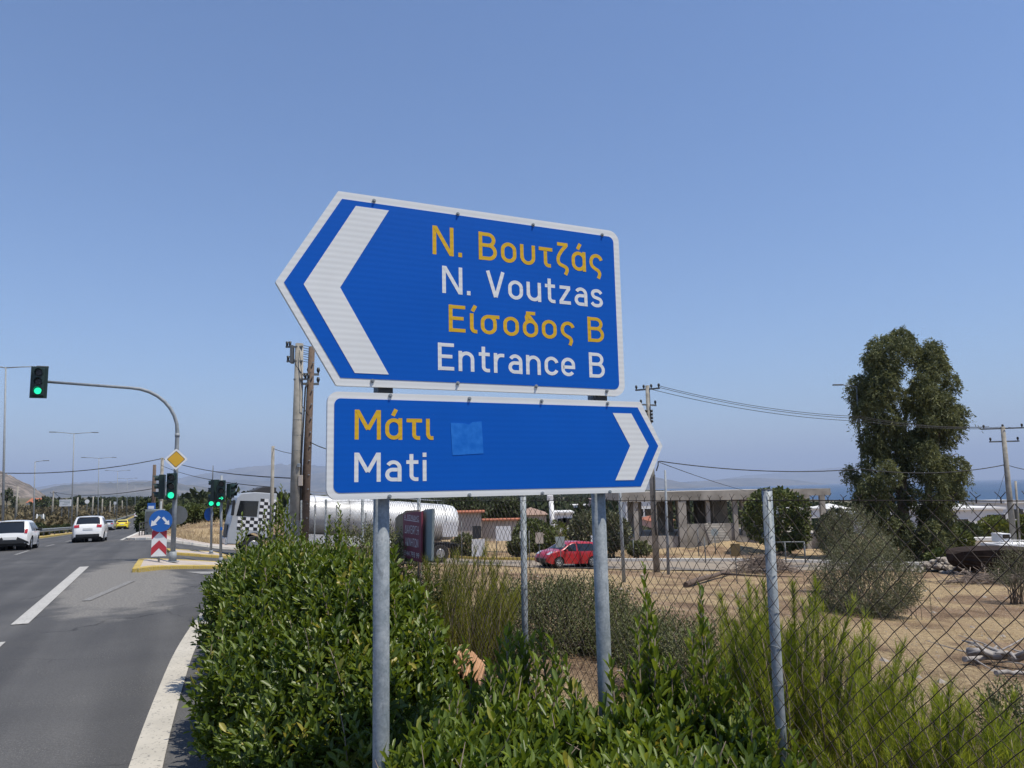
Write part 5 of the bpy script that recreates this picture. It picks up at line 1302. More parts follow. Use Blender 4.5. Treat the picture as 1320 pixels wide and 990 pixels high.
# keep-either-side sign on the island nose
b = P(204.5, 727, 26.3); b.z = gzf(b.x, b.y)+.12
ks = thing('island_sign', 'blue round sign with two white arrows above a red and white chevron board', 'road sign', b)
mb = MB(); mb.tube([b-Vector((0, .0, .1)), b+Vector((0, 0, 2.0))], .03, 10); mb.build('post', M['galv'], ks); FK = Vector((.25, -.97, 0)); kc = b-FK*-.05
cb0 = kc+Vector((0, 0, .18)); Wb, Hb = .235, 1.16
cbd = poly_on(ks, 'chevron_board', cb0, FK, [(-Wb, 0), (Wb, 0), (Wb, Hb), (-Wb, Hb)], M['sign_white2'], .0, .02)
for z0 in (.03, .56):
    v = [(-Wb, z0), (0, z0+.24), (Wb, z0), (Wb, z0+.26), (0, z0+.50), (-Wb, z0+.26)]
    poly_on(ks, 'red_chevron', cb0, FK, v, M['sign_red'], .0215, .003, cbd)
v = [(-Wb, 1.09), (-.155, Hb), (-Wb, Hb)]; poly_on(ks, 'red_chevron', cb0, FK, v, M['sign_red'], .0215, .003, cbd)
v = [(Wb, 1.09), (Wb, Hb), (.155, Hb)]; poly_on(ks, 'red_chevron', cb0, FK, v, M['sign_red'], .0215, .003, cbd)
rc = P(207.3, 671.5, 26.2); ds_ = disc(ks, 'round_blue_sign', rc, FK, .365, M['sign_blue2'], .02)
for sg in (1, -1):
    M2 = Matrix.Rotation(sg*R(40), 2); k2 = 1.0 if sg < 0 else .82; ctr = Vector((sg*.165, -.01))
    pts = [ctr+(M2@Vector((x, z)))*k2 for x, z in ((-.045, .20), (-.045, -.04), (-.115, -.04), (0, -.21), (.115, -.04), (.045, -.04), (.045, .20))]
    poly_on(ks, 'white_arrow', rc, FK, [tuple(q) for q in pts], M['sign_white2'], .0215, .003, ds_)
# second mast on the island
b = P(284.5, 722, 31.0); b.z = gzf(b.x, b.y)+.1
t2 = thing('traffic_light', 'traffic signal with a lit green arrow on a slim pole beside the hedge', 'traffic light', b)
mb = MB(); mb.tube([b, P(285.5, 613, 31.0)], [.055, .05], 12); mb.build('mast', M['galv'], t2); polebase(t2, b, .06, .2)
head(t2, P(285.5, 633, 30.85), (.3, -.95, 0), 3, .2, 2, arrow=True); head(t2, P(297, 632.5, 31.1), (.97, -.2, 0), 2, .2, -1); head(t2, P(277, 632, 31.1), (-.9, .35, 0), 3, .2, -1)
poly_on(t2, 'blue_sticker', P(285.4, 681.5, 30.93), (.3, -.95, 0), [(-.045, -.06), (.045, -.06), (.045, .06), (-.045, .06)], M['sign_blue2'], .0, .002)
b = P(272, 713, 36.2); b.z = gzf(b.x, b.y)+.12
t3 = thing('traffic_light', 'farther traffic signal pole with a sign seen edge-on at its top', 'traffic light', b)
mb = MB(); mb.tube([b, P(273.5, 618, 36.2)], [.055, .05], 12); mb.build('mast', M['galv'], t3); polebase(t3, b, .06, .15)
head(t3, P(272.6, 645, 36.0), (.3, -.95, 0), 2, .2, 1); head(t3, P(281, 646, 36.3), (.5, -.85, 0), 2, .18, 1); head(t3, P(277.5, 634, 36.5), (.9, .3, 0), 2, .2, -1)
disc(t3, 'edge_on_sign', P(274, 612.5, 36.2), (.94, .33, 0), .46, M['galv_dark'], .02); disc(t3, 'round_sign', P(269.3, 663, 36.2), (-.9, .3, 0), .30, M['sign_blue2'], .012)

# ================================================================== STREET LAMPS AND POLES
def lamp_head(mb, c, d):
    yaw = math.atan2(d.y, d.x); mb.box(c+d*.32, (.75, .24, .09), yaw)
def street_lamp(label, base, top, armd, al, double=True, r=.075, group='street lamps along the main road'):
    root = thing('street_lamp', label, 'street lamp', base, group=group)
    mb = MB(); mb.tube([base, base.lerp(top, .5), top], [r*1.25, r, r*.7], 10); mb.build('pole', M['galv'], root)
    for sg in ((1, -1) if double else (1,)):
        d = armd*sg; e = top+d*al+Vector((0, 0, .12)); mb = MB(); mb.tube([top-Vector((0, 0, .06)), top+d*al*.5+Vector((0, 0, .05)), e], [.045, .04, .035], 7); mb.build('arm', M['galv'], root)
        mb = MB(); lamp_head(mb, e, d); mb.build('lamp_head', M['galv_dark'], root, .02)
    return root
NR = Vector((CV, -SV, 0))
def lampbase(s, t): X, Y = xy(s, t); return Vector((X, Y, gzf(X, Y)))
LAMPS = ((2.5, 706, 7.5, 473, 54, 'tall double street lamp at the left edge, nearest of the row'), (92.2, 682, 95.5, 558.5, 94, 'second nearest double street lamp, behind the white hatchback'), (126.5, 672, 127.5, 590.5, 130, 'third double street lamp, beyond the silver saloon'),
         (150.5, 669, 151.8, 607, 178, 'fourth double street lamp, above the yellow car'), (163.5, 666, 164, 617, 224, 'fifth double street lamp down the road'), (174, 664, 174.4, 625, 281, 'farthest double street lamp down the road'))
for (bx, by, tx_, ty_, Y, lab) in LAMPS:
    b = P(bx, by, Y); b.z = gzf(b.x, b.y); top = P(tx_, ty_, Y); street_lamp(lab, b, top, NR, 1.95)
b = P(43.5, 674, 108); b.z = gzf(b.x, b.y); street_lamp('single-armed dark street lamp standing left of the road among the scrub', b, P(45.2, 595, 108), NR, 1.0, False, .09, None)
b = P(1118, 706, 56); b.z = gzf(b.x, b.y); street_lamp('street lamp half hidden in the big tree with one arm reaching left', b, P(1104, 498, 56), Vector((-1, -.1, 0)).normalized(), 1.1, False, .07, None)
def pole(label, bx, by, tx_, ty_, Y, r, m='conc_pole', group=None, name='utility_pole', cat='utility pole'):
    b = P(bx, by, Y); b.z = gzf(b.x, b.y)-.1; t = P(tx_, ty_, Y); root = thing(name, label, cat, b, group=group)
    mb = MB(); mb.tube([b, b.lerp(t, .5), t], [r*1.25, r*1.05, r*.8], 10); mb.build('pole', M[m], root); return root, b, t
def crossarm(root, c, d, hl_, ins=3, r=.05, drop=False):
    d = Vector(d).normalized(); mb = MB(); mb.box(c, (hl_*2, .09, .09), math.atan2(d.y, d.x)); ca = mb.build('crossarm', M['galv_dark'], root)
    for i in range(ins):
        p = c+d*hl_*(-.92+1.84*i/(max(1, ins-1)))+Vector((0, 0, .045)); mb = MB(); mb.tube([p, p+Vector((0, 0, .08)), p+Vector((0, 0, .14)), p+Vector((0, 0, .24))], [.02, .06, .075, .05], 8); o = mb.build('insulator', M['black'], root); o.parent = ca
GP = 'distant utility poles in the scrub left of the road'
for i, (bx, by, tx_, ty_, Y, lab) in enumerate(((20, 669, 23, 627, 150, 'leftmost pale pole in the scrub, left of the single street lamp'), (67, 668, 69, 633, 178, 'pale pole with a small insulator in the scrub left of the billboard'), (98.5, 672, 100.3, 641, 170, 'pale pole in the scrub just right of the second street lamp'),
        (118.3, 667, 120.3, 640, 200, 'pale pole in the scrub left of the third street lamp'), (130.8, 667, 132.3, 643, 215, 'pale pole in the scrub right of the third street lamp'), (141.2, 667, 142.3, 646, 235, 'pale pole in the scrub above the silver saloon'), (147, 667, 148.2, 647, 250, 'pale pole beside the small white road sign'), (157.3, 665, 157.6, 645, 300, 'far pale pole above the yellow car'))):
    root, b, t = pole(lab, bx, by, tx_, ty_, Y, .19, group=GP)
    if i == 1: crossarm(root, t-Vector((0, 0, .5)), NR, .6, 2)
# pole pair by the tanker
r1, b1_, tA = pole('pale concrete pole of the tall pair before the tanker', 380, 668, 386, 443, 31, .20, group=None)
r2, b2_, tB = pole('dark wooden pole of the tall pair before the tanker', 391, 668, 402, 447, 31.3, .155, 'wood_pole')
d_ = (tB-tA).normalized()
for f_, nm in ((.02, 'top'), (.2, 'mid')):
    mb = MB()
    for q in range(4): mb.tube([tA+Vector((0, 0, -f_*2-q*.10)), tB+Vector((0, 0, -f_*2-q*.10+.02))], .012, 5)
    mb.build('linking_wires', M['cable'], r1)
mb = MB(); mb.box(tA+Vector((-.28, -.05, -.45)), (.12, .25, .75)); mb.build('lamp_bracket', M['galv_dark'], r1, .02)
crossarm(r2, tB+Vector((-.12, 0, -1.15)), (1, .3, 0), .42, 3); crossarm(r2, tB+Vector((-.12, 0, -1.55)), (1, .3, 0), .42, 3)
for q in range(9):
    z = b1_.z+1.2+q*.62; mb = MB(); k = (z-b1_.z)/(tA.z-b1_.z); c = b1_.lerp(tA, k); mb.tube([c+Vector((math.cos(g)*.235*(1-.3*k), math.sin(g)*.235*(1-.3*k), 0)) for g in np.linspace(0, 2*PI, 13)], .012, 4); mb.build('band', M['galv_dark'], r1)
mb = MB(); c0 = b1_.lerp(tA, .12)+Vector((.24, -.1, 0)); mb.tube([c0, b1_.lerp(tA, .5)+Vector((.22, -.1, 0)), b1_.lerp(tA, .80)+Vector((.3, -.05, 0)), tB+Vector((-.1, 0, -1.3))], .035, 6); mb.build('cable_run', M['cable'], r1)
mb = MB(); c = b1_.lerp(tA, .40)+Vector((.22, -.16, 0)); mb.box(c, (.16, .1, .42)); mb.build('meter_box', M['render_beige'], r1, .01)
for (zo, xo) in ((-.15, -.35), (-.75, -.30), (-1.5, .30)):
    mb = MB(); c = tA+Vector((xo*.5, -.12, zo)); mb.box(c, (abs(xo)+.35, .06, .07)); mb.build('pole_arm', M['galv_dark'], r1)
    mb = MB(); [mb.tube([tA+Vector((xo+q*.12*(1 if xo > 0 else -1), -.12, zo+.03)), tA+Vector((xo+q*.12*(1 if xo > 0 else -1), -.12, zo+.22))], [.045, .06], 8) for q in range(2)]; mb.build('insulator', M['black'], r1)
mb = MB(); mb.tube([tA+Vector((-.30, -.1, -.1)), tA+Vector((-.1, -.2, -.9)), tA+Vector((.25, -.1, -1.4)), tB+Vector((0, -.15, -1.1))], .014, 5); mb.tube([tA+Vector((.05, -.2, -.3)), tA+Vector((.22, -.2, -1.7)), tA+Vector((.2, -.2, -2.6)), tB+Vector((-.05, -.1, -2.9))], .014, 5); mb.build('loose_wires', M['cable'], r1)
mb = MB(); c0 = b2_.lerp(tB, .96)
for q in range(14): c = b2_.lerp(tB, .12+q*.062); mb.tube([c+Vector((.12, -.1, 0)), c+Vector((.12, -.17, 0))], .028, 6)
mb.build('step_bolts', M['galv'], r2)
mb = MB(); c = P(385, 600, 30.8); mb.box(c, (.12, .1, .16)); mb.build('small_box', M['galv'], r1, .02)
cbx = P(377, 678, 30.2); cbx.z = gzf(cbx.x, cbx.y); cb2 = thing('utility_cabinet', 'grey metal cabinet at the foot of the pole pair', 'cabinet', cbx)
mb = MB(); mb.box(cbx+Vector((.02, 0, .97)), (.52, .45, 1.95)); mb.build('box', M['galv'], cb2, .02)
mb = MB(); mb.box(cbx+Vector((.20, -.24, 1.75)), (.30, .02, .62)); mb.build('door', M['galv_dark'], cb2, .005)
pole('thin pale pole rising behind the lorry cab', 349.5, 690, 352, 575, 33.5, .085)
rW, bW, tW = pole('slim pale pole carrying the long cable above the traffic island', 206.5, 690, 209.3, 590, 70, .16)
rX, bX, tX = pole('dark wooden pole left of the diamond sign', 196.5, 690, 199.3, 599, 78, .19, 'wood_pole')
rM, bM, tM = pole('concrete utility pole with insulators rising behind the right tip of the lower sign', 846, 722, 834.5, 497, 45, .155)
crossarm(rM, tM-Vector((0, 0, .22)), (1, -.55, 0), .75, 4); crossarm(rM, tM-Vector((0, 0, 1.15)), (.9, .6, 0), .62, 2)
mb = MB(); [mb.tube([tM+Vector((.15*sg, -.1, -1.6-q*.2)), tM+Vector((.15*sg, -.1, -1.45-q*.2))], .08, 8) for sg in (1, -1) for q in range(4)]; mb.build('insulator_stack', M['black'], rM)
mb = MB(); mb.tube([P(846, 607, 44.8), P(848.3, 600, 44.8), P(848.5, 595, 44.8), P(850.5, 594.5, 44.8)], .035, 6); mb.tube([P(843.5, 612, 44.8), P(845, 680, 44.8), P(846, 690, 44.8)], .05, 6); mb.build('cable_run', M['cable'], rM)
pole('slim steel pole standing just right of the concrete utility pole', 861, 727, 857.3, 606, 43.5, .07, 'galv')
pole('slim grey post between the right sign post and the utility pole', 803.5, 729, 797.5, 600, 38, .075, 'galv', name='metal_post', cat='post')
rR, bR, tR = pole('concrete utility pole with two crossarms at the right edge', 1307, 702, 1292.5, 550, 52, .17)
crossarm(rR, tR-Vector((0, 0, .12)), (1, -.25, 0), 1.25, 3); crossarm(rR, tR-Vector((0, 0, 1.0)), (1, -.1, 0), .95, 2)
mb = MB(); mb.tube([P(1309, 620, 51.9), P(1315, 702, 51.9)], .07, 8); mb.build('stay_tube', M['conc_pole'], rR)
def cable(label, a, b_, sag, r=.022, group='overhead cables'):
    a, b_ = Vector(a), Vector(b_); root_p = a
    pts = [a.lerp(b_, i/14)-Vector((0, 0, sag*4*(i/14)*(1-i/14))) for i in range(15)]
    mb = MB(); mb.tube(pts, r, 5); o = mb.build('overhead_cable', M['cable']); tag(o, label, 'cable', group)
cable('long cable from the left edge to the slim pole above the island', P(-60, 606, 64), P(209.3, 591, 70), .7, .038)
cable('cable from the slim pole behind the diamond sign to the pole pair', P(209.3, 591, 70), P(392, 617, 31), .35, .026)
cable('lower thin cable sloping down from the island pole towards the lorry', P(208, 600, 70), P(352, 628, 33.5), .3, .02)
cable('thin cable left of the pole pair, tied to the pale pole', P(352.3, 578, 33.5), P(383, 585, 31), .05, .012)
cable('short cable leaving the pole pair to the right below the big sign', P(400, 570, 31.2), P(470, 577, 31.5), .25, .02)
cable('low wire between the poles in the distant scrub', P(69, 634, 178), P(209, 628, 76), .8, .04)
cable('wire sagging down from the scrub pole beside the billboard', P(69, 634, 178), P(92, 648, 170), .4, .05)
for i, (y0, y1, lab) in enumerate(((497, 537, 'uppermost of three wires running right from the insulator pole to the tree'), (499, 539.5, 'middle of three wires running right from the insulator pole to the tree'), (502, 543, 'lowest of three wires running right from the insulator pole to the tree'))):
    cable(lab, P(848 if i < 2 else 840, y0, 45), P(1110, y1, 49.5), .35, .017)
    cable(['upper wire from the tree to the right edge pole', 'middle wire from the tree to the right edge pole', 'lower wire from the tree to the right edge pole'][i], P(1110, y1, 49.5), P(1275+i*17, 550+i*.6, 52), .25, .017)
cable('thick cable dipping from the utility pole bracket towards the tree', P(850, 594.5, 44.8), P(1110, 604.5, 50), .35, .03)
cable('thick cable from the tree up to the right edge pole', P(1110, 604.5, 50), P(1296, 599, 52), .4, .03)
cable('thin cable falling from the utility pole bracket to the concrete frame', P(850, 596, 44.8), P(962, 633, 74), .1, .022)
cable('wire leaving the right edge pole towards the sea', P(1300, 600, 52), P(1345, 607, 53), .1, .025)
cable('top wire leaving the right edge pole out of the frame', P(1300, 551, 52), P(1350, 547, 52), .1, .02)
cable('stay wire of the right edge pole', P(1296, 607, 52), P(1282, 652, 51), .0, .012)
# ================================================================== UNFINISHED CONCRETE BUILDING
def at(px, Y, z): p = P(px, 640, Y); return Vector((p.x, p.y, z))
YB = 75.0
def bx(px): return P(px, 640, YB).x
bz = -4.6; zr = P(950, 632, YB).z; zs = zr-.75; zp = P(900, 676, YB).z
ub = thing('unfinished_building', 'unfinished grey concrete frame building with a flat roof and open bays', 'building', (bx(940), YB, bz))
def cbox(name, x0, x1, y0, y1, z0, z1, m='conc', bev=0.0):
    mb = MB(); mb.box(((x0+x1)/2, (y0+y1)/2, (z0+z1)/2), (abs(x1-x0), abs(y1-y0), abs(z1-z0))); return mb.build(name, M[m], ub, bev)
XL, XR = bx(796), bx(1068)
XS = bx(1012)
cbox('roof', XL, XS, YB-.6, YB+13, zs+.003, zr, bev=.02)                      # deck over the closed bays
cbox('roof_edge', XL-.02, XS, YB-.68, YB-.601, zs-.12, zr+.02)
cbox('beam', XS, XR, YB-.6, YB-.15, zs+.1, zr); cbox('beam', XS, XR, YB+5.5, YB+5.95, zs+.1, zr-.02); cbox('beam', XR-.45, XR, YB-.148, YB+5.498, zs+.1, zr-.01)
for px, w, y, m_ in ((818, .42, YB-.3, 0), (831, .35, YB+4, 0), (877, .75, YB-.35, 0), (911, .36, YB-.1, 0), (945.5, .42, YB-.2, 0), (958, .5, YB+.3, 0), (852, .4, YB+4, 0), (926, .4, YB+4.5, 0), (979, .7, YB-.2, 0), (888, .35, YB+3, 0)):
    cbox('column', bx(px)-w/2, bx(px)+w/2, y-w/2 if w < .6 else y-.3, y+w/2 if w < .6 else y+.3, bz-.5, zs+.002)
for px, y, w in ((1036, YB-.38, .42), (1057, YB-.38, .46), (1034, YB+5.7, .4), (1066.3, YB+5.2, .40)): cbox('column', bx(px)-w/2, bx(px)+w/2, y-.21, y+.21, bz-.5, zs+.098)
cbox('parapet_wall', bx(818)+.26, bx(877)-.48, YB-.35, YB-.1, bz-.5, zp-1.0); cbox('parapet_wall', bx(877)+.48, bx(945.5)-.22, YB-.28, YB-.03, bz-.5, zp+.08)
cbox('wall', bx(966.5), bx(1010), YB+3, YB+3.3, bz-.4, zs+.001)
cbox('back_wall', bx(826), bx(846), YB+9, YB+9.3, bz-.4, zs+.001); cbox('back_wall', bx(866), bx(888), YB+8, YB+8.3, bz-.4, zs+.001); cbox('back_wall', bx(930), bx(975), YB+10.5, YB+10.8, bz-.4, zs+.001)
cbox('floor', XL, XR, YB+.0, YB+12.5, bz-.5, zp-1.1)
mb = MB(); n = 14; xa, xb = bx(889), bx(943)
V = []
for i in range(n+1):
    u = i/n; x = xa+(xb-xa)*u; y = YB+7+2.6*math.sin(PI*u); V += [(x, y, zp-.6), (x, y, zs+.001)]
mb.add(V, [(2*i, 2*i+2, 2*i+3, 2*i+1) for i in range(n)][0:4]+[(2*i, 2*i+2, 2*i+3, 2*i+1) for i in range(4, n) if i not in (7, 8)], True); ob = mb.build('curved_wall', M['conc'], ub)
sm_ = ob.modifiers.new('thick', 'SOLIDIFY'); sm_.thickness = .25
mb = MB()
for i in range(7): mb.box((bx(915), YB-1.0-i*.32, zp-.25-i*.22), (1.9, .32, .22+.4))
mb.build('stair', M['conc'], ub)
mb = MB(); x = bx(906); mb.prism([(x, YB-.6, zp+.1), (x, YB-3.2, zp-1.6), (x, YB-3.2, zp-2.1), (x, YB-.6, zp-1.4)], (.18, 0, 0)); mb.build('stair_side', M['conc'], ub)
# earth mound in front
def mound(name, cx_, cy_, rx, ry, h, m):
    V = []; F = []; n, k = 30, 9
    for j in range(k+1):
        r = j/k
        for i in range(n):
            a = 2*PI*i/n; x = cx_+rx*r*math.cos(a); y = cy_+ry*r*math.sin(a); hh = h*(1-r*r)**1.5*(1+.18*math.sin(a*3+2)+.1*math.sin(a*7)); V.append((x, y, gzf(x, y)-.15+hh+random.uniform(-.09, .09)))
    for j in range(k):
        for i in range(n): F.append((j*n+i, j*n+(i+1) % n, (j+1)*n+(i+1) % n, (j+1)*n+i))
    mb = MB(); mb.add(V, F, True); o = mb.build(name, m); o['kind'] = 'structure'; return o
p = P(945, 705, 68); mound('earth_mound', p.x, 67, 8, 4.6, .9, M['ground'])
p = P(880, 705, 66); mound('earth_mound', p.x, 65, 8, 4.0, .45, M['ground'])

# ================================================================== HOUSES
def house(name, label, cx_, cy_, zb_, w, d, h, m, roof='flat', rm='tile', wins=(), yaw=0.0, group=None, cat='house', storeys=1):
    root = thing(name, label, cat, (cx_, cy_, zb_), (0, 0, yaw), group, world=False)
    mb = MB(); mb.box((0, 0, h/2), (w, d, h)); mb.build('wall', M[m], root)
    mb = MB()
    if roof == 'flat': mb.box((0, 0, h+.13), (w+.5, d+.5, .26))
    elif roof == 'hip':
        a = [(-w/2-.3, -d/2-.3, h), (w/2+.3, -d/2-.3, h), (w/2+.3, d/2+.3, h), (-w/2-.3, d/2+.3, h)]; r_ = h+min(w, d)*.22; k = max(0, (w-d)/2)
        mb.add(a+[(-k-.01, 0, r_), (k+.01, 0, r_)], [(0, 1, 5, 4), (2, 3, 4, 5), (1, 2, 5), (3, 0, 4), (0, 3, 2, 1)])
    else:
        mb.prism([(-w/2-.3, -d/2-.3, h), (-w/2-.3, 0, h+d*.24), (-w/2-.3, d/2+.3, h), (-w/2-.3, d/2+.3, h-.1), (-w/2-.3, -d/2-.3, h-.1)], (w+.6, 0, 0))
    mb.build('roof', M[rm] if roof != 'flat' else M[rm if rm != 'tile' else m], root)
    for (u, z, ww, wh) in wins:
        mb = MB(); mb.box((u*w/2, -d/2-.02, z), (ww+.2, .06, wh+.2)); f_ = mb.build('window', M['white_board'], root)
        mb = MB(); mb.box((u*w/2, -d/2-.055, z), (ww, .02, wh)); o = mb.build('pane', M['glass'], root); o.parent = f_
    return root
def hz_(px, py, Y): p = P(px, py, Y); return p
W2 = ((-.6, 1.5, 1.2, 1.2), (0, 1.5, 1.2, 1.2), (.6, 1.5, 1.2, 1.2))
def hpx(name, label, x0, x1, ytop, ybot, Y, d, m, **k):
    a, b_ = P(x0, ytop, Y), P(x1, ytop, Y); zt_ = a.z; zb_ = P((x0+x1)/2, ybot, Y).z
    return house(name, label, (a.x+b_.x)/2, Y+d/2, zb_, b_.x-a.x, d, zt_-zb_, m, **k)
hpx('white_house', 'long low white flat-roofed house with a dark opening, right of the big tree', 1222, 1293, 658, 690, 92, 10, 'render_white', wins=((-.55, 1.2, 1.6, 1.4), (.72, 1.4, 2.2, 1.9)))
hpx('white_house', 'white flat-roofed house at the right edge behind the pole', 1296, 1345, 649, 676, 105, 10, 'render_white', wins=((-.4, 1.4, 1.4, 1.3),))
hpx('white_house', 'long white flat roof farther back right of the big tree', 1196, 1320, 654, 668, 150, 14, 'render_white', wins=((-.5, .8, 1.4, .9), (.1, .8, 1.4, .9)))
hpx('white_house', 'small white house seen between the concrete frame and the big tree', 1068, 1096, 656, 668, 140, 9, 'render_white', roof='hip', rm='render_white')
hpx('white_house', 'bright white house seen past the open end of the concrete frame', 1020, 1062, 657, 668, 130, 9, 'render_white', wins=((0, .8, 1.2, .9),))
hpx('white_house', 'white house low behind the trunk of the big tree', 1118, 1150, 664, 690, 105, 9, 'render_white', wins=((0, 1.0, 1.4, 1.2),))
hpx('pink_house', 'pink house with a red tiled roof seen through the open concrete frame', 838, 868, 671, 680, 104, 8, 'render_pink', roof='hip', wins=((-.3, .8, 1.2, .9), (.4, .8, 1.2, .9)))
hpx('white_house', 'white two-storey house seen through the left bays of the concrete frame', 806, 842, 643, 672, 135, 9, 'render_white', wins=W2)
hpx('pink_house', 'small terracotta-roofed house seen through the middle bays of the concrete frame', 911, 926, 670, 678, 118, 5, 'render_pink', roof='hip')
hpx('house', 'house with a low wide brown hipped roof beyond the hedge', 667, 704, 664, 690, 96, 11, 'render_beige', roof='hip', rm='tile_brown', wins=((.3, 1.2, 1.2, 1.2),))
hpx('white_house', 'small white house right of the brown roof', 716, 738, 662, 686, 120, 8, 'render_white', wins=((-.3, 1.5, 1.3, 1.2), (.4, 1.5, 1.3, 1.2)))
hpx('white_house', 'white block of flats on the wooded slope above the red car', 738, 762, 652, 662, 260, 14, 'render_white', wins=W2)
hpx('house', 'pale house with a red chimney-like block on the wooded slope', 762, 772, 644, 655, 230, 9, 'render_pink', roof='flat')
hpx('white_house', 'tiny white house on the wooded slope left of the flats', 722, 736, 655, 661, 330, 10, 'render_white')
hpx('white_house', 'tiny white house among the trees by the sea', 838, 850, 649, 656, 300, 10, 'render_white')
hpx('garden_wall', 'beige rendered garden wall with a tile-capped step behind the tanker', 587, 620, 660, 694, 68, .5, 'render_beige', roof='gable', cat='wall')
hpx('garden_wall', 'lower beige garden wall running right from the taller one', 620.5, 668, 670, 697, 69, .4, 'render_beige', roof='gable', cat='wall')
hpx('garden_wall', 'long pale low wall behind the dark hull at the right', 1212, 1292, 698, 716, 66, .3, 'render_white', roof='flat', cat='wall')
hpx('house', 'house with an orange roof on the hillside at the far left', 34, 48, 648, 656, 420, 10, 'render_white', roof='gable')
for i, (x0, x1, y0, y1, Y, lab) in enumerate(((58, 64, 646.5, 651, 500, 'tiny white house on the scrub ridge right of the orange roof'), (74, 79, 646, 650, 520, 'tiny white building left of the billboard on the ridge'), (106, 110, 645, 649, 560, 'tiny white house on the ridge right of the second street lamp'), (180, 184, 655, 660, 420, 'tiny pale building at the far end of the road'))):
    hpx('white_house', lab, x0, x1, y0, y1, Y, 9, 'render_white', group='far houses on the ridge')
for i, (x0, x1, y0, y1) in enumerate(((236, 241, 640, 644), (243, 250, 639, 643.5), (252, 257, 640.5, 644), (260, 267, 639, 643), (269, 275, 639.5, 643), (229, 234, 641.5, 645), (278, 283, 640, 643))):
    hpx('white_house', ['white town house far off over the bushes, second from the left', 'wide white town house in the middle left of the far town', 'small white town house at the centre of the far town', 'wide white town house right of the far town centre', 'white town house second from the right in the far town', 'leftmost white house of the far town above the bushes', 'rightmost white house of the far town, beside the traffic signals'][i], x0, x1, y0, y1, 900+i*20, 12, 'render_white', group='white houses of the far town')

# ================================================================== HULL AND WHITE THINGS ON THE RIGHT
hp = G(1272, 741); hY = hp.y
hull = thing('boat_hull', 'dark brown weathered boat hull lying on the field at the right edge', 'boat', hp)
def hullpt(px, py, dy=0): return P(px, py, hY+dy)
sec = []
for (px, yt, yb, wd) in ((1224, 714, 724, .35), (1230, 709.5, 731, .9), (1250, 707.2, 736, 1.25), (1275, 706.2, 740, 1.5), (1300, 705.6, 741, 1.55), (1330, 706.4, 741, 1.45), (1350, 708, 739, 1.2)):
    tt, bb = hullpt(px, yt), hullpt(px, yb); ring = []
    for i in range(11):
        a = PI*i/10; s_ = math.sin(a)**.55 if 0 < i < 10 else 0
        ring.append(Vector((tt.x, hY+wd-wd*2*(i/10)+(0), 0)))
    ring = [Vector((tt.x, hY+wd*math.cos(PI*i/10), tt.z-(tt.z-bb.z)*math.sin(PI*i/10)**.5+(.03*(i % 2)))) for i in range(11)]
    sec.append(ring[::-1])
mb = MB(); V = [v for r_ in sec for v in r_]; n = 11
mb.add(V, [(i*n+k, i*n+k+1, (i+1)*n+k+1, (i+1)*n+k) for i in range(len(sec)-1) for k in range(n-1)]+[list(range(n)), [(len(sec)-1)*n+k for k in range(n)]]+[(i*n, (i+1)*n, (i+1)*n+n-1, i*n+n-1) for i in range(len(sec)-1)])
mb.build('hull', M['hull'], hull)
for f_ in (.28, .52, .76):
    mb = MB(); mb.tube([Vector((r_[5].x, r_[5].y, 0))*0+r_[0].lerp(r_[5], 1)*0+Vector((r_[2].x, min(v.y for v in r_)-.0+.02, r_[0].z*(1-f_)+min(v.z for v in r_)*f_)) for r_ in sec[1:]], .035, 5); mb.build('plank_strake', M['hull'], hull)
wl = P(1306, 696, hY+6); wb_ = thing('white_boat', 'white boat top with rails standing behind the dark hull', 'boat', (wl.x, wl.y, gzf(wl.x, wl.y)))
def wbx(x0, x1, y0, y1, dy, d, nm, m='white_board'):
    a, b_ = P(x0, y0, hY+6+dy), P(x1, y1, hY+6+dy); mb = MB(); mb.box(((a.x+b_.x)/2, a.y+d/2, (a.z+b_.z)/2), (b_.x-a.x, d, a.z-b_.z)); mb.build(nm, M[m], wb_, .03)
wbx(1288, 1345, 702, 722, 0, 2.0, 'deck_hull'); wbx(1291, 1304, 688, 699, .4, 1.1, 'cabin'); wbx(1292.5, 1302, 689, 694, .37, .02, 'window', 'glass')
mb = MB()
for px in (1289, 1297, 1305, 1314, 1324): mb.tube([P(px, 702, hY+6.1), P(px, 697.5, hY+6.1)], .03, 5)
mb.tube([P(1289, 697.5, hY+6.1), P(1306, 696.5, hY+6.1), P(1340, 697, hY+6.1)], .035, 5); mb.build('rail', M['white_board'], wb_)

# ================================================================== BOARDS ON THIN POSTS ALONG THE SIDE ROAD
def post_board(label, x0, x1, y0, y1, Y, m, ybase=722, pxp=None, group='boards on thin posts along the side road'):
    a, b_ = P(x0, y0, Y), P(x1, y1, Y); xc = (a.x+b_.x)/2; zg = gzf(xc, Y)
    root = thing('roadside_board', label, 'board', (xc, Y, zg), group=group)
    mb = MB(); mb.box((xc, Y, (a.z+b_.z)/2), (b_.x-a.x, .025, a.z-b_.z)); mb.build('panel', M[m], root)
    xp = P(pxp, y1, Y).x if pxp else xc
    mb = MB(); mb.tube([(xp, Y+.04, zg-.1), (xp, Y+.04, a.z+.02)], .022, 6); mb.build('post', M['galv_dark'], root)
post_board('white blank board on a thin post beside the tanker tail', 570.5, 590, 673.5, 691.5, 40, 'white_board', pxp=595)
post_board('small black board above a white one, right of the tanker', 609, 620.5, 678, 694, 40.6, 'dark_board')
post_board('tall white board standing low under the black one', 608, 625, 695, 717, 40.3, 'white_board')
post_board('square white board on a thin post left of the fence post before the garden wall', 639, 659, 678.5, 697, 41, 'white_board', pxp=640)
post_board('narrow white board just right of the middle fence post', 670, 678, 685, 694, 41, 'white_board', pxp=682)
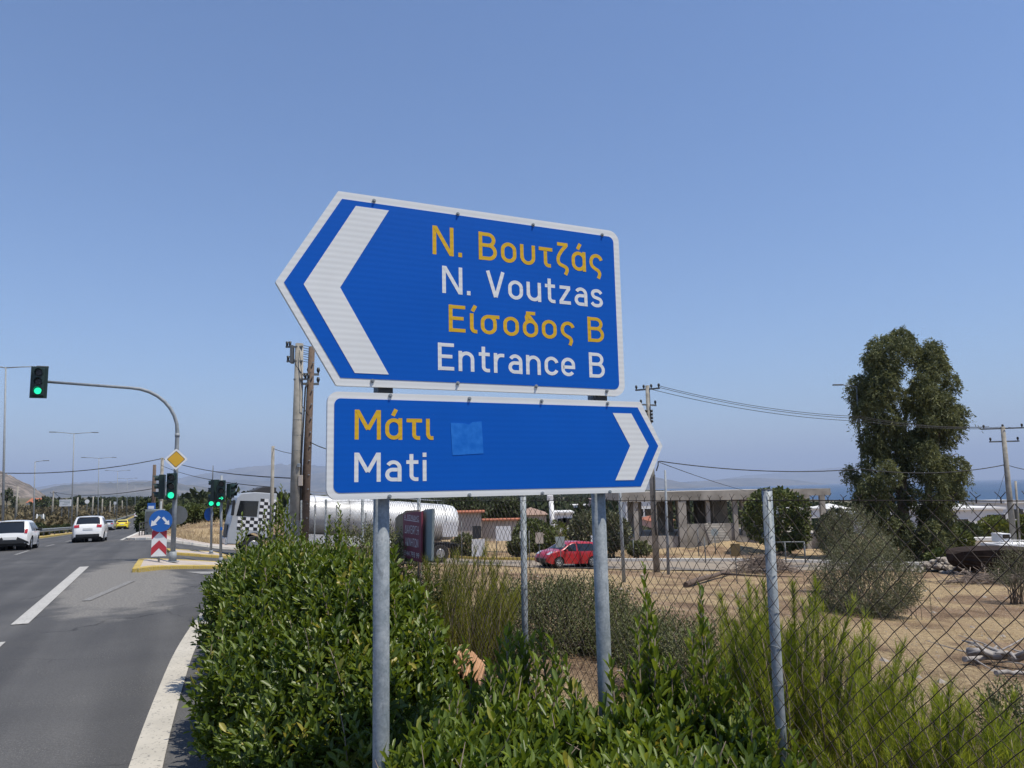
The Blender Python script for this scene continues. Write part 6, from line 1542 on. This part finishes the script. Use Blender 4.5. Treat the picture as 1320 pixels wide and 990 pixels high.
post_board('beige weathered board left of the red car', 690, 700.5, 686.5, 700.5, 44, 'render_beige')
post_board('grey board on a thin post in front of the red car windscreen', 716, 728, 692, 705.5, 41.5, 'greyboard', pxp=722.5)
post_board('white board behind the rear of the red car', 761.5, 772, 690.5, 704, 53, 'white_board')
post_board('square brown board on a thin post in the field before the concrete frame', 941.5, 954.5, 701, 717, 38, 'brown_board')
for px, y0, Y, lab in ((899, 680, 58, 'bare thin post left of the concrete stairs'), (908, 693, 52, 'bare thin post below the concrete stairs'), (816, 694, 55, 'bare thin post near the metal post right of the big sign')):
    a = P(px, y0, Y); g_ = gzf(a.x, a.y); o = thing('thin_post', lab, 'post', (a.x, a.y, g_)); mb = MB(); mb.tube([(a.x, a.y, g_-.1), a], .035, 6); mb.build('rod', M['galv_dark'], o)
rl = thing('pipe_barrier', 'low metal pipe barrier across the field right of the near fence post', 'barrier', P(1015, 730, 52)); mb = MB()
a, b_ = P(997, 699, 52), P(1037, 698.5, 52); mb.tube([a, b_], .05, 6)
for q in (P(1011.5, 699, 52), P(1036.5, 699, 52)): mb.tube([(q.x, q.y, gzf(q.x, q.y)-.1), q], .055, 6)
mb.build('rail', M['galv_dark'], rl)
a = P(921, 686, 62); bs = thing('blue_marker', 'small pale blue round marker on a post by the concrete stairs', 'sign', (a.x, a.y, gzf(a.x, a.y))); mb = MB(); mb.tube([(a.x, a.y, gzf(a.x, a.y)-.2), a], .04, 6); mb.build('post', M['galv_dark'], bs)
disc(bs, 'marker_disc', a, (0, -1, 0), .30, M['greyboard'], .02)
a = P(709, 639, 78); lp = thing('white_post_sign', 'white square sign on a thick white post beyond the hedge', 'sign', (a.x, a.y, gzf(a.x, a.y))); mb = MB(); mb.box((a.x, a.y, a.z-.2), (.62, .3, .56)); mb.build('sign_box', M['white_board'], lp, .08); q = P(713, 672, 78); mb = MB(); mb.tube([(q.x, q.y, gzf(q.x, q.y)-.2), (q.x-.15, a.y+.02, a.z-.5)], .24, 8); mb.build('post', M['white_board'], lp)

# ================================================================== LEFT SIDE: GUARDRAIL, BILLBOARD, CABINET
gr = thing('guardrail', 'galvanised guardrail along the left of the main road', 'guardrail', lampbase(-10.25, 60))
mb = MB(); V = []; prof = [(.0, .42), (.06, .48), (.0, .55), (.0, .60), (.06, .67), (.0, .74)]; ts = list(np.arange(20, 330, 4.0))
for t in ts:
    for (o_, z_) in prof: X, Y = xy(-10.25+o_, t); V.append((X, Y, gzf(X, Y)+z_))
k = len(prof); mb.add(V, [(i*k+j, i*k+j+1, (i+1)*k+j+1, (i+1)*k+j) for i in range(len(ts)-1) for j in range(k-1)], True); ob = mb.build('rail', M['galv'], gr); md = ob.modifiers.new('t', 'SOLIDIFY'); md.thickness = .01
for t in ts[5:62]:
    mb = MB(); X, Y = xy(-10.36, t+1); mb.box((X, Y, gzf(X, Y)+.36), (.12, .07, .75), R(24)); mb.build('post', M['galv_dark'], gr)
a, b_ = P(77, 644, 160), P(91.5, 652.5, 160); c = (a+b_)/2
bb = thing('billboard', 'white billboard with faint grey lettering on two legs in the scrub', 'billboard', (c.x, c.y, gzf(c.x, c.y)))
mb = MB(); mb.box(c, (b_.x-a.x, .15, a.z-b_.z)); pn = mb.build('panel', M['white_board'], bb)
for f_ in (.2, .8): mb = MB(); x = a.x+(b_.x-a.x)*f_; mb.tube([(x, c.y+.15, gzf(x, c.y)-.2), (x, c.y+.15, a.z-.2)], .1, 6); mb.build('leg', M['galv_dark'], bb)
mb = MB(); hx = (b_.x-a.x)
for r_, (u0, u1) in enumerate(((.08, .9), (.45, .92), (.3, .7))):          # illegible marks on the billboard
    x = u0
    while x < u1: w_ = random.uniform(.02, .05); mb.box((a.x+hx*x, c.y-.08, a.z-(a.z-b_.z)*(.25+.24*r_)), (hx*w_*.8, .01, .16+.05*(r_ == 1))); x += w_+.012
o = mb.build('faint_marks', M['greyboard'], bb); o.parent = pn
a, b_ = P(46.5, 663.5, 115), P(57.5, 672, 115); c = (a+b_)/2; sb_ = thing('sign_back', 'grey back of a rectangular road sign beside the single street lamp', 'road sign', (c.x, c.y, gzf(c.x, c.y)))
mb = MB(); mb.box(c, (b_.x-a.x, .06, a.z-b_.z)); mb.build('panel', M['greyboard'], sb_)
for f_ in (.15, .85): mb = MB(); x = a.x+(b_.x-a.x)*f_; mb.tube([(x, c.y-.08, gzf(x, c.y)-.2), (x, c.y-.08, a.z+.1)], .06, 6); mb.build('post', M['white_board'], sb_)
for px, py, Y, r_, lab in ((112.3, 646.5, 230, .62, 'white oval sign above the scrub right of the second street lamp'), (148.3, 648.5, 240, .42, 'small white square sign on a pole by the road far left')):
    c = P(px, py, Y); o = thing('white_sign', lab, 'sign', (c.x, c.y, gzf(c.x, c.y))); mb = MB(); mb.tube([(c.x, c.y+.1, gzf(c.x, c.y)-.2), (c.x, c.y+.1, c.z)], .1, 6); mb.build('post', M['galv_dark'], o)
    if r_ > .5: disc(o, 'panel', c, (.3, -.95, 0), r_, M['white_board'], .05)
    else: mb = MB(); mb.box(c, (.8, .05, .8)); mb.build('panel', M['white_board'], o)
g_ = P(193, 692, 56); g_.z = gzf(g_.x, g_.y)+.1
kb = thing('roadside_kiosk', 'grey-green roadside box with a small blue and white sign on top behind the island', 'kiosk', g_)
mb = MB(); a, b_ = P(187, 657, 56), P(202, 692, 56); mb.box(((a.x+b_.x)/2, 56.6, (a.z+g_.z)/2), (b_.x-a.x, 1.2, a.z-g_.z)); mb.build('box', M['cabinet'], kb, .03)
mb = MB(); mb.box(((a.x+b_.x)/2, 55.97, (a.z+g_.z)/2+.05), ((b_.x-a.x)*.78, .04, (a.z-g_.z)*.8)); mb.build('front_panel', M['galv_dark'], kb, .01)
mb = MB(); a, b_ = P(188, 648.5, 56), P(197.5, 656.5, 56); mb.box(((a.x+b_.x)/2, 56.3, (a.z+b_.z)/2), (b_.x-a.x, .08, a.z-b_.z)); sg_ = mb.build('sign', M['sign_blue2'], kb)
mb = MB(); mb.box(((a.x+b_.x)/2, 56.25, b_.z+.14), ((b_.x-a.x)*.75, .02, .2)); o = mb.build('white_stripe', M['white_board'], kb); o.parent = sg_
rl = thing('pedestrian_rail', 'dark pedestrian railing on the pavement corner left of the kiosk', 'railing', P(180, 693, 55)); mb = MB()
a, b_ = P(180, 678, 54), P(190, 678, 56); za = gzf(a.x, a.y); 
for f_ in (0, .33, .66, 1): q = a.lerp(b_, f_); mb.tube([(q.x, q.y, za-.1), (q.x, q.y, za+1.0)], .035, 6)
for h_ in (.5, .98): mb.tube([(a.x, a.y, za+h_), (b_.x, b_.y, za+h_)], .035, 6)
mb.build('rail', M['chassis'], rl)

# ================================================================== BACKGROUND TREES
def tpx(name, label, px, ytop, ybot, wpx, Y, m, nl, size, n=8, group=None, cat='tree', low=.0, flat=1.0):
    t_, b_ = P(px, ytop, Y), P(px, ybot, Y); zg = gzf(b_.x, Y); k = Y/990; h = t_.z-zg
    zc = zg+h*(.5+low*.5); rz = h*.5*(1-low)
    bl = rnd_blobs((b_.x, Y, zc), (wpx*k/2, wpx*k/2*.9, rz), n)+[(b_.x, Y, zc, wpx*k*.32, wpx*k*.3, rz*.7)]
    return tree(name, label, (b_.x, Y, zg), bl, nl, M[m], size, group, cat=cat, trunk_r=max(.08, h*.025))
tpx('fig_tree', 'dense dark green tree before the concrete frame, behind the near fence post', 1003, 629, 696, 88, 62, 'tree_mid', 5200, .34, 14, low=.05)
tpx('olive_tree', 'grey olive tree left of the concrete frame, behind the right sign post', 790, 650, 695, 48, 58, 'olive', 2600, .26, 9)
tpx('olive_tree', 'grey olive tree above the red car', 752, 660, 695, 52, 60, 'olive', 2600, .26, 9)
tpx('hedge', 'bright green clipped hedge mound behind the boards', 692, 668, 700, 62, 61, 'tree_mid', 3000, .26, 9, cat='hedge')
tpx('bush', 'yellow-flowering bush beside the white square sign', 722, 668, 696, 36, 63, 'tree_yel', 1100, .26, 6, cat='bush')
tpx('bush', 'scruffy bush below the garden wall right of the tanker', 600, 684, 716, 36, 58, 'dusty', 1500, .24, 6, cat='bush')
tpx('bush', 'dark bush at the foot of the lower garden wall', 668, 688, 714, 40, 58, 'dusty', 1500, .24, 6, cat='bush')
tpx('bush', 'small dusty bush on the mound left of the concrete utility pole', 822, 694, 714, 34, 56, 'dusty', 1100, .22, 6, cat='bush')
tpx('pine_tree', 'dark pine crown rising behind the tanker tail', 598, 642, 690, 62, 86, 'tree_dark', 2600, .5, 9, low=.2)
tpx('pine_tree', 'broad dark pine left of the middle fence post', 645, 640, 690, 52, 90, 'tree_dark', 2600, .5, 9, low=.2)
tpx('pine_tree', 'dark tree beside the concrete frame at its open end', 1080, 655, 700, 50, 58, 'olive', 1900, .3, 8)
tpx('bush', 'bright yellow-green garden bush behind the right edge pole', 1290, 666, 704, 66, 76, 'tree_yel', 2800, .35, 9, cat='bush')
tpx('bush', 'bright garden bush at the right edge of the picture', 1330, 664, 704, 50, 74, 'tree_yel', 1800, .35, 7, cat='bush')
tpx('bush', 'dark leafy bush before the long white house', 1247, 668, 704, 46, 72, 'tree_dark', 1800, .35, 7, cat='bush')
tpx('bush', 'grey-green bush between the big tree and the pale low wall', 1225, 682, 728, 54, 60, 'tree_mid', 2200, .3, 8, cat='bush')
tpx('bush', 'green bush at the foot of the big tree on its right side', 1212, 708, 734, 34, 47, 'tree_mid', 1100, .24, 6, cat='bush')
tpx('tree', 'round dark green tree above the roadside kiosk', 197, 638, 672, 30, 105, 'tree_dark', 1500, .5, 7)
tpx('bush', 'dark green bush left of the roadside kiosk', 184, 660, 684, 18, 78, 'tree_dark', 900, .4, 5, cat='bush')
for i, (px, yt, w, Y, lab) in enumerate(((228, 650, 42, 92, 'green bush directly behind the signal mast on the grassy verge'), (252, 648, 40, 95, 'green bush between the signal poles on the grassy verge'), (278, 650, 38, 93, 'green bush behind the slim signal pole on the grassy verge'), (305, 640, 44, 96, 'green tree behind the lorry cab roof'), (336, 636, 34, 98, 'green tree showing right of the lorry cab'), (361, 655, 30, 90, 'green bush in the gap between cab and tank'), (216, 656, 26, 88, 'small green bush left of the signal mast'))):
    tpx('bush', lab, px, yt, 690, w, Y, 'tree_mid', 1700, .4, 8, 'bushes on the grassy verge', cat='bush')
tpx('tree', 'lone umbrella-shaped tree on the skyline at the far left', 9, 631, 652, 13, 330, 'tree_dark', 500, .9, 5, low=.45)
tpx('tree', 'round dark tree on the skyline right of the umbrella-shaped one', 19, 637, 654, 9, 320, 'tree_dark', 300, .9, 4)
tpx('tree', 'dark tree beside the pole on the ridge left of the billboard', 57, 640, 656, 9, 340, 'tree_dark', 300, .9, 4)
# oleander shrubs along the guardrail
for i, (px, yt, w, Y, lab) in enumerate(((48, 678, 26, 80, 'dark oleander bush behind the nearest white hatchback'), (8, 682, 30, 66, 'oleander bush at the left edge beside the tall lamp'), (26, 684, 26, 72, 'oleander bush behind the roof of the nearest hatchback'), (72, 679, 24, 95, 'oleander bush behind the guardrail between the hatchbacks'), (88, 677, 20, 108, 'oleander bush at the foot of the second street lamp'), (106, 675, 18, 125, 'oleander bush behind the white hatchback roof'), (122, 673, 15, 145, 'oleander bush left of the silver saloon'), (-10, 678, 30, 60, 'oleander bush just outside the left edge'))):
    tpx('oleander_bush', lab, px, yt, 692, w, Y, 'tree_dark', 900, .42, 6, 'oleander bushes behind the guardrail', cat='bush')
# scrub hillside left of the road and woodland ahead: masses nobody could count
def mass(name, label, cat, gen, m, nf, size, squash=.7):
    cs = np.array(gen); nrm_ = RNG.normal(size=(len(cs), nf, 3)); nrm_[..., 2] = np.abs(nrm_[..., 2])*1.0; nrm_ /= np.linalg.norm(nrm_, axis=-1, keepdims=True)
    r = cs[:, 3][:, None, None]; base = cs[:, None, :3]+nrm_*r*np.array([1, 1, squash*1.25])*RNG.uniform(.55, 1.0, (len(cs), nf, 1))
    d = nrm_+RNG.normal(0, .6, nrm_.shape); L = (r[..., 0]*RNG.uniform(size*.6, size*1.3, (len(cs), nf)))
    tn = np.clip(np.repeat(RNG.normal(.4, .22, len(cs)), nf)+RNG.normal(0, .15, len(cs)*nf), 0, 1)
    o = leaf_mesh(name, m, base.reshape(-1, 3), d.reshape(-1, 3), RNG.normal(size=(len(cs)*nf, 3)), L.reshape(-1), L.reshape(-1)*RNG.uniform(.5, .8, len(cs)*nf), None, tint=tn); tag(o, label, cat, None, 'stuff')
g = np.random.default_rng(3); cs = []
for i in range(1500):
    s_ = -13.5-abs(g.normal())*70; t_ = 50+g.random()**1.4*420; X, Y = xy(s_, t_); r = g.uniform(.5, 1.5)*(1+t_/500); cs.append((X, Y, gzf(X, Y)+r*.2, r))
mass('scrub', 'brownish green scrub covering the ground left of the road', 'scrub', cs, M['scrub'], 46, .42)
cs = []
for i in range(2600):
    az = R(g.uniform(-24, 12)); d_ = 150+g.random()**1.2*1500; X, Y = d_*math.sin(az), d_*math.cos(az); s_, t_ = st(X, Y)
    if s_ < 4: continue
    r = g.uniform(1.8, 4.2); z = gzf(X, Y)
    cs.append((X, Y, z+r*.7, r))
for i in range(500):
    az = R(g.uniform(10, 34)); d_ = 160+g.random()*380; X, Y = d_*math.sin(az), d_*math.cos(az); r = g.uniform(1.4, 3.0); cs.append((X, Y, gzf(X, Y)+r*.5, r))
for i in range(700):
    t_ = 420+g.random()*700; s_ = g.uniform(-60, 60); X, Y = xy(s_, t_); r = g.uniform(2, 4.5)
    if -10 < s_ < -1.5 and t_ < 500: continue
    cs.append((X, Y, gzf(X, Y)+r*.6, r))
mass('woodland', 'dark green woodland filling the low ground towards the sea', 'woodland', cs, M['wood_far'], 40, .45)
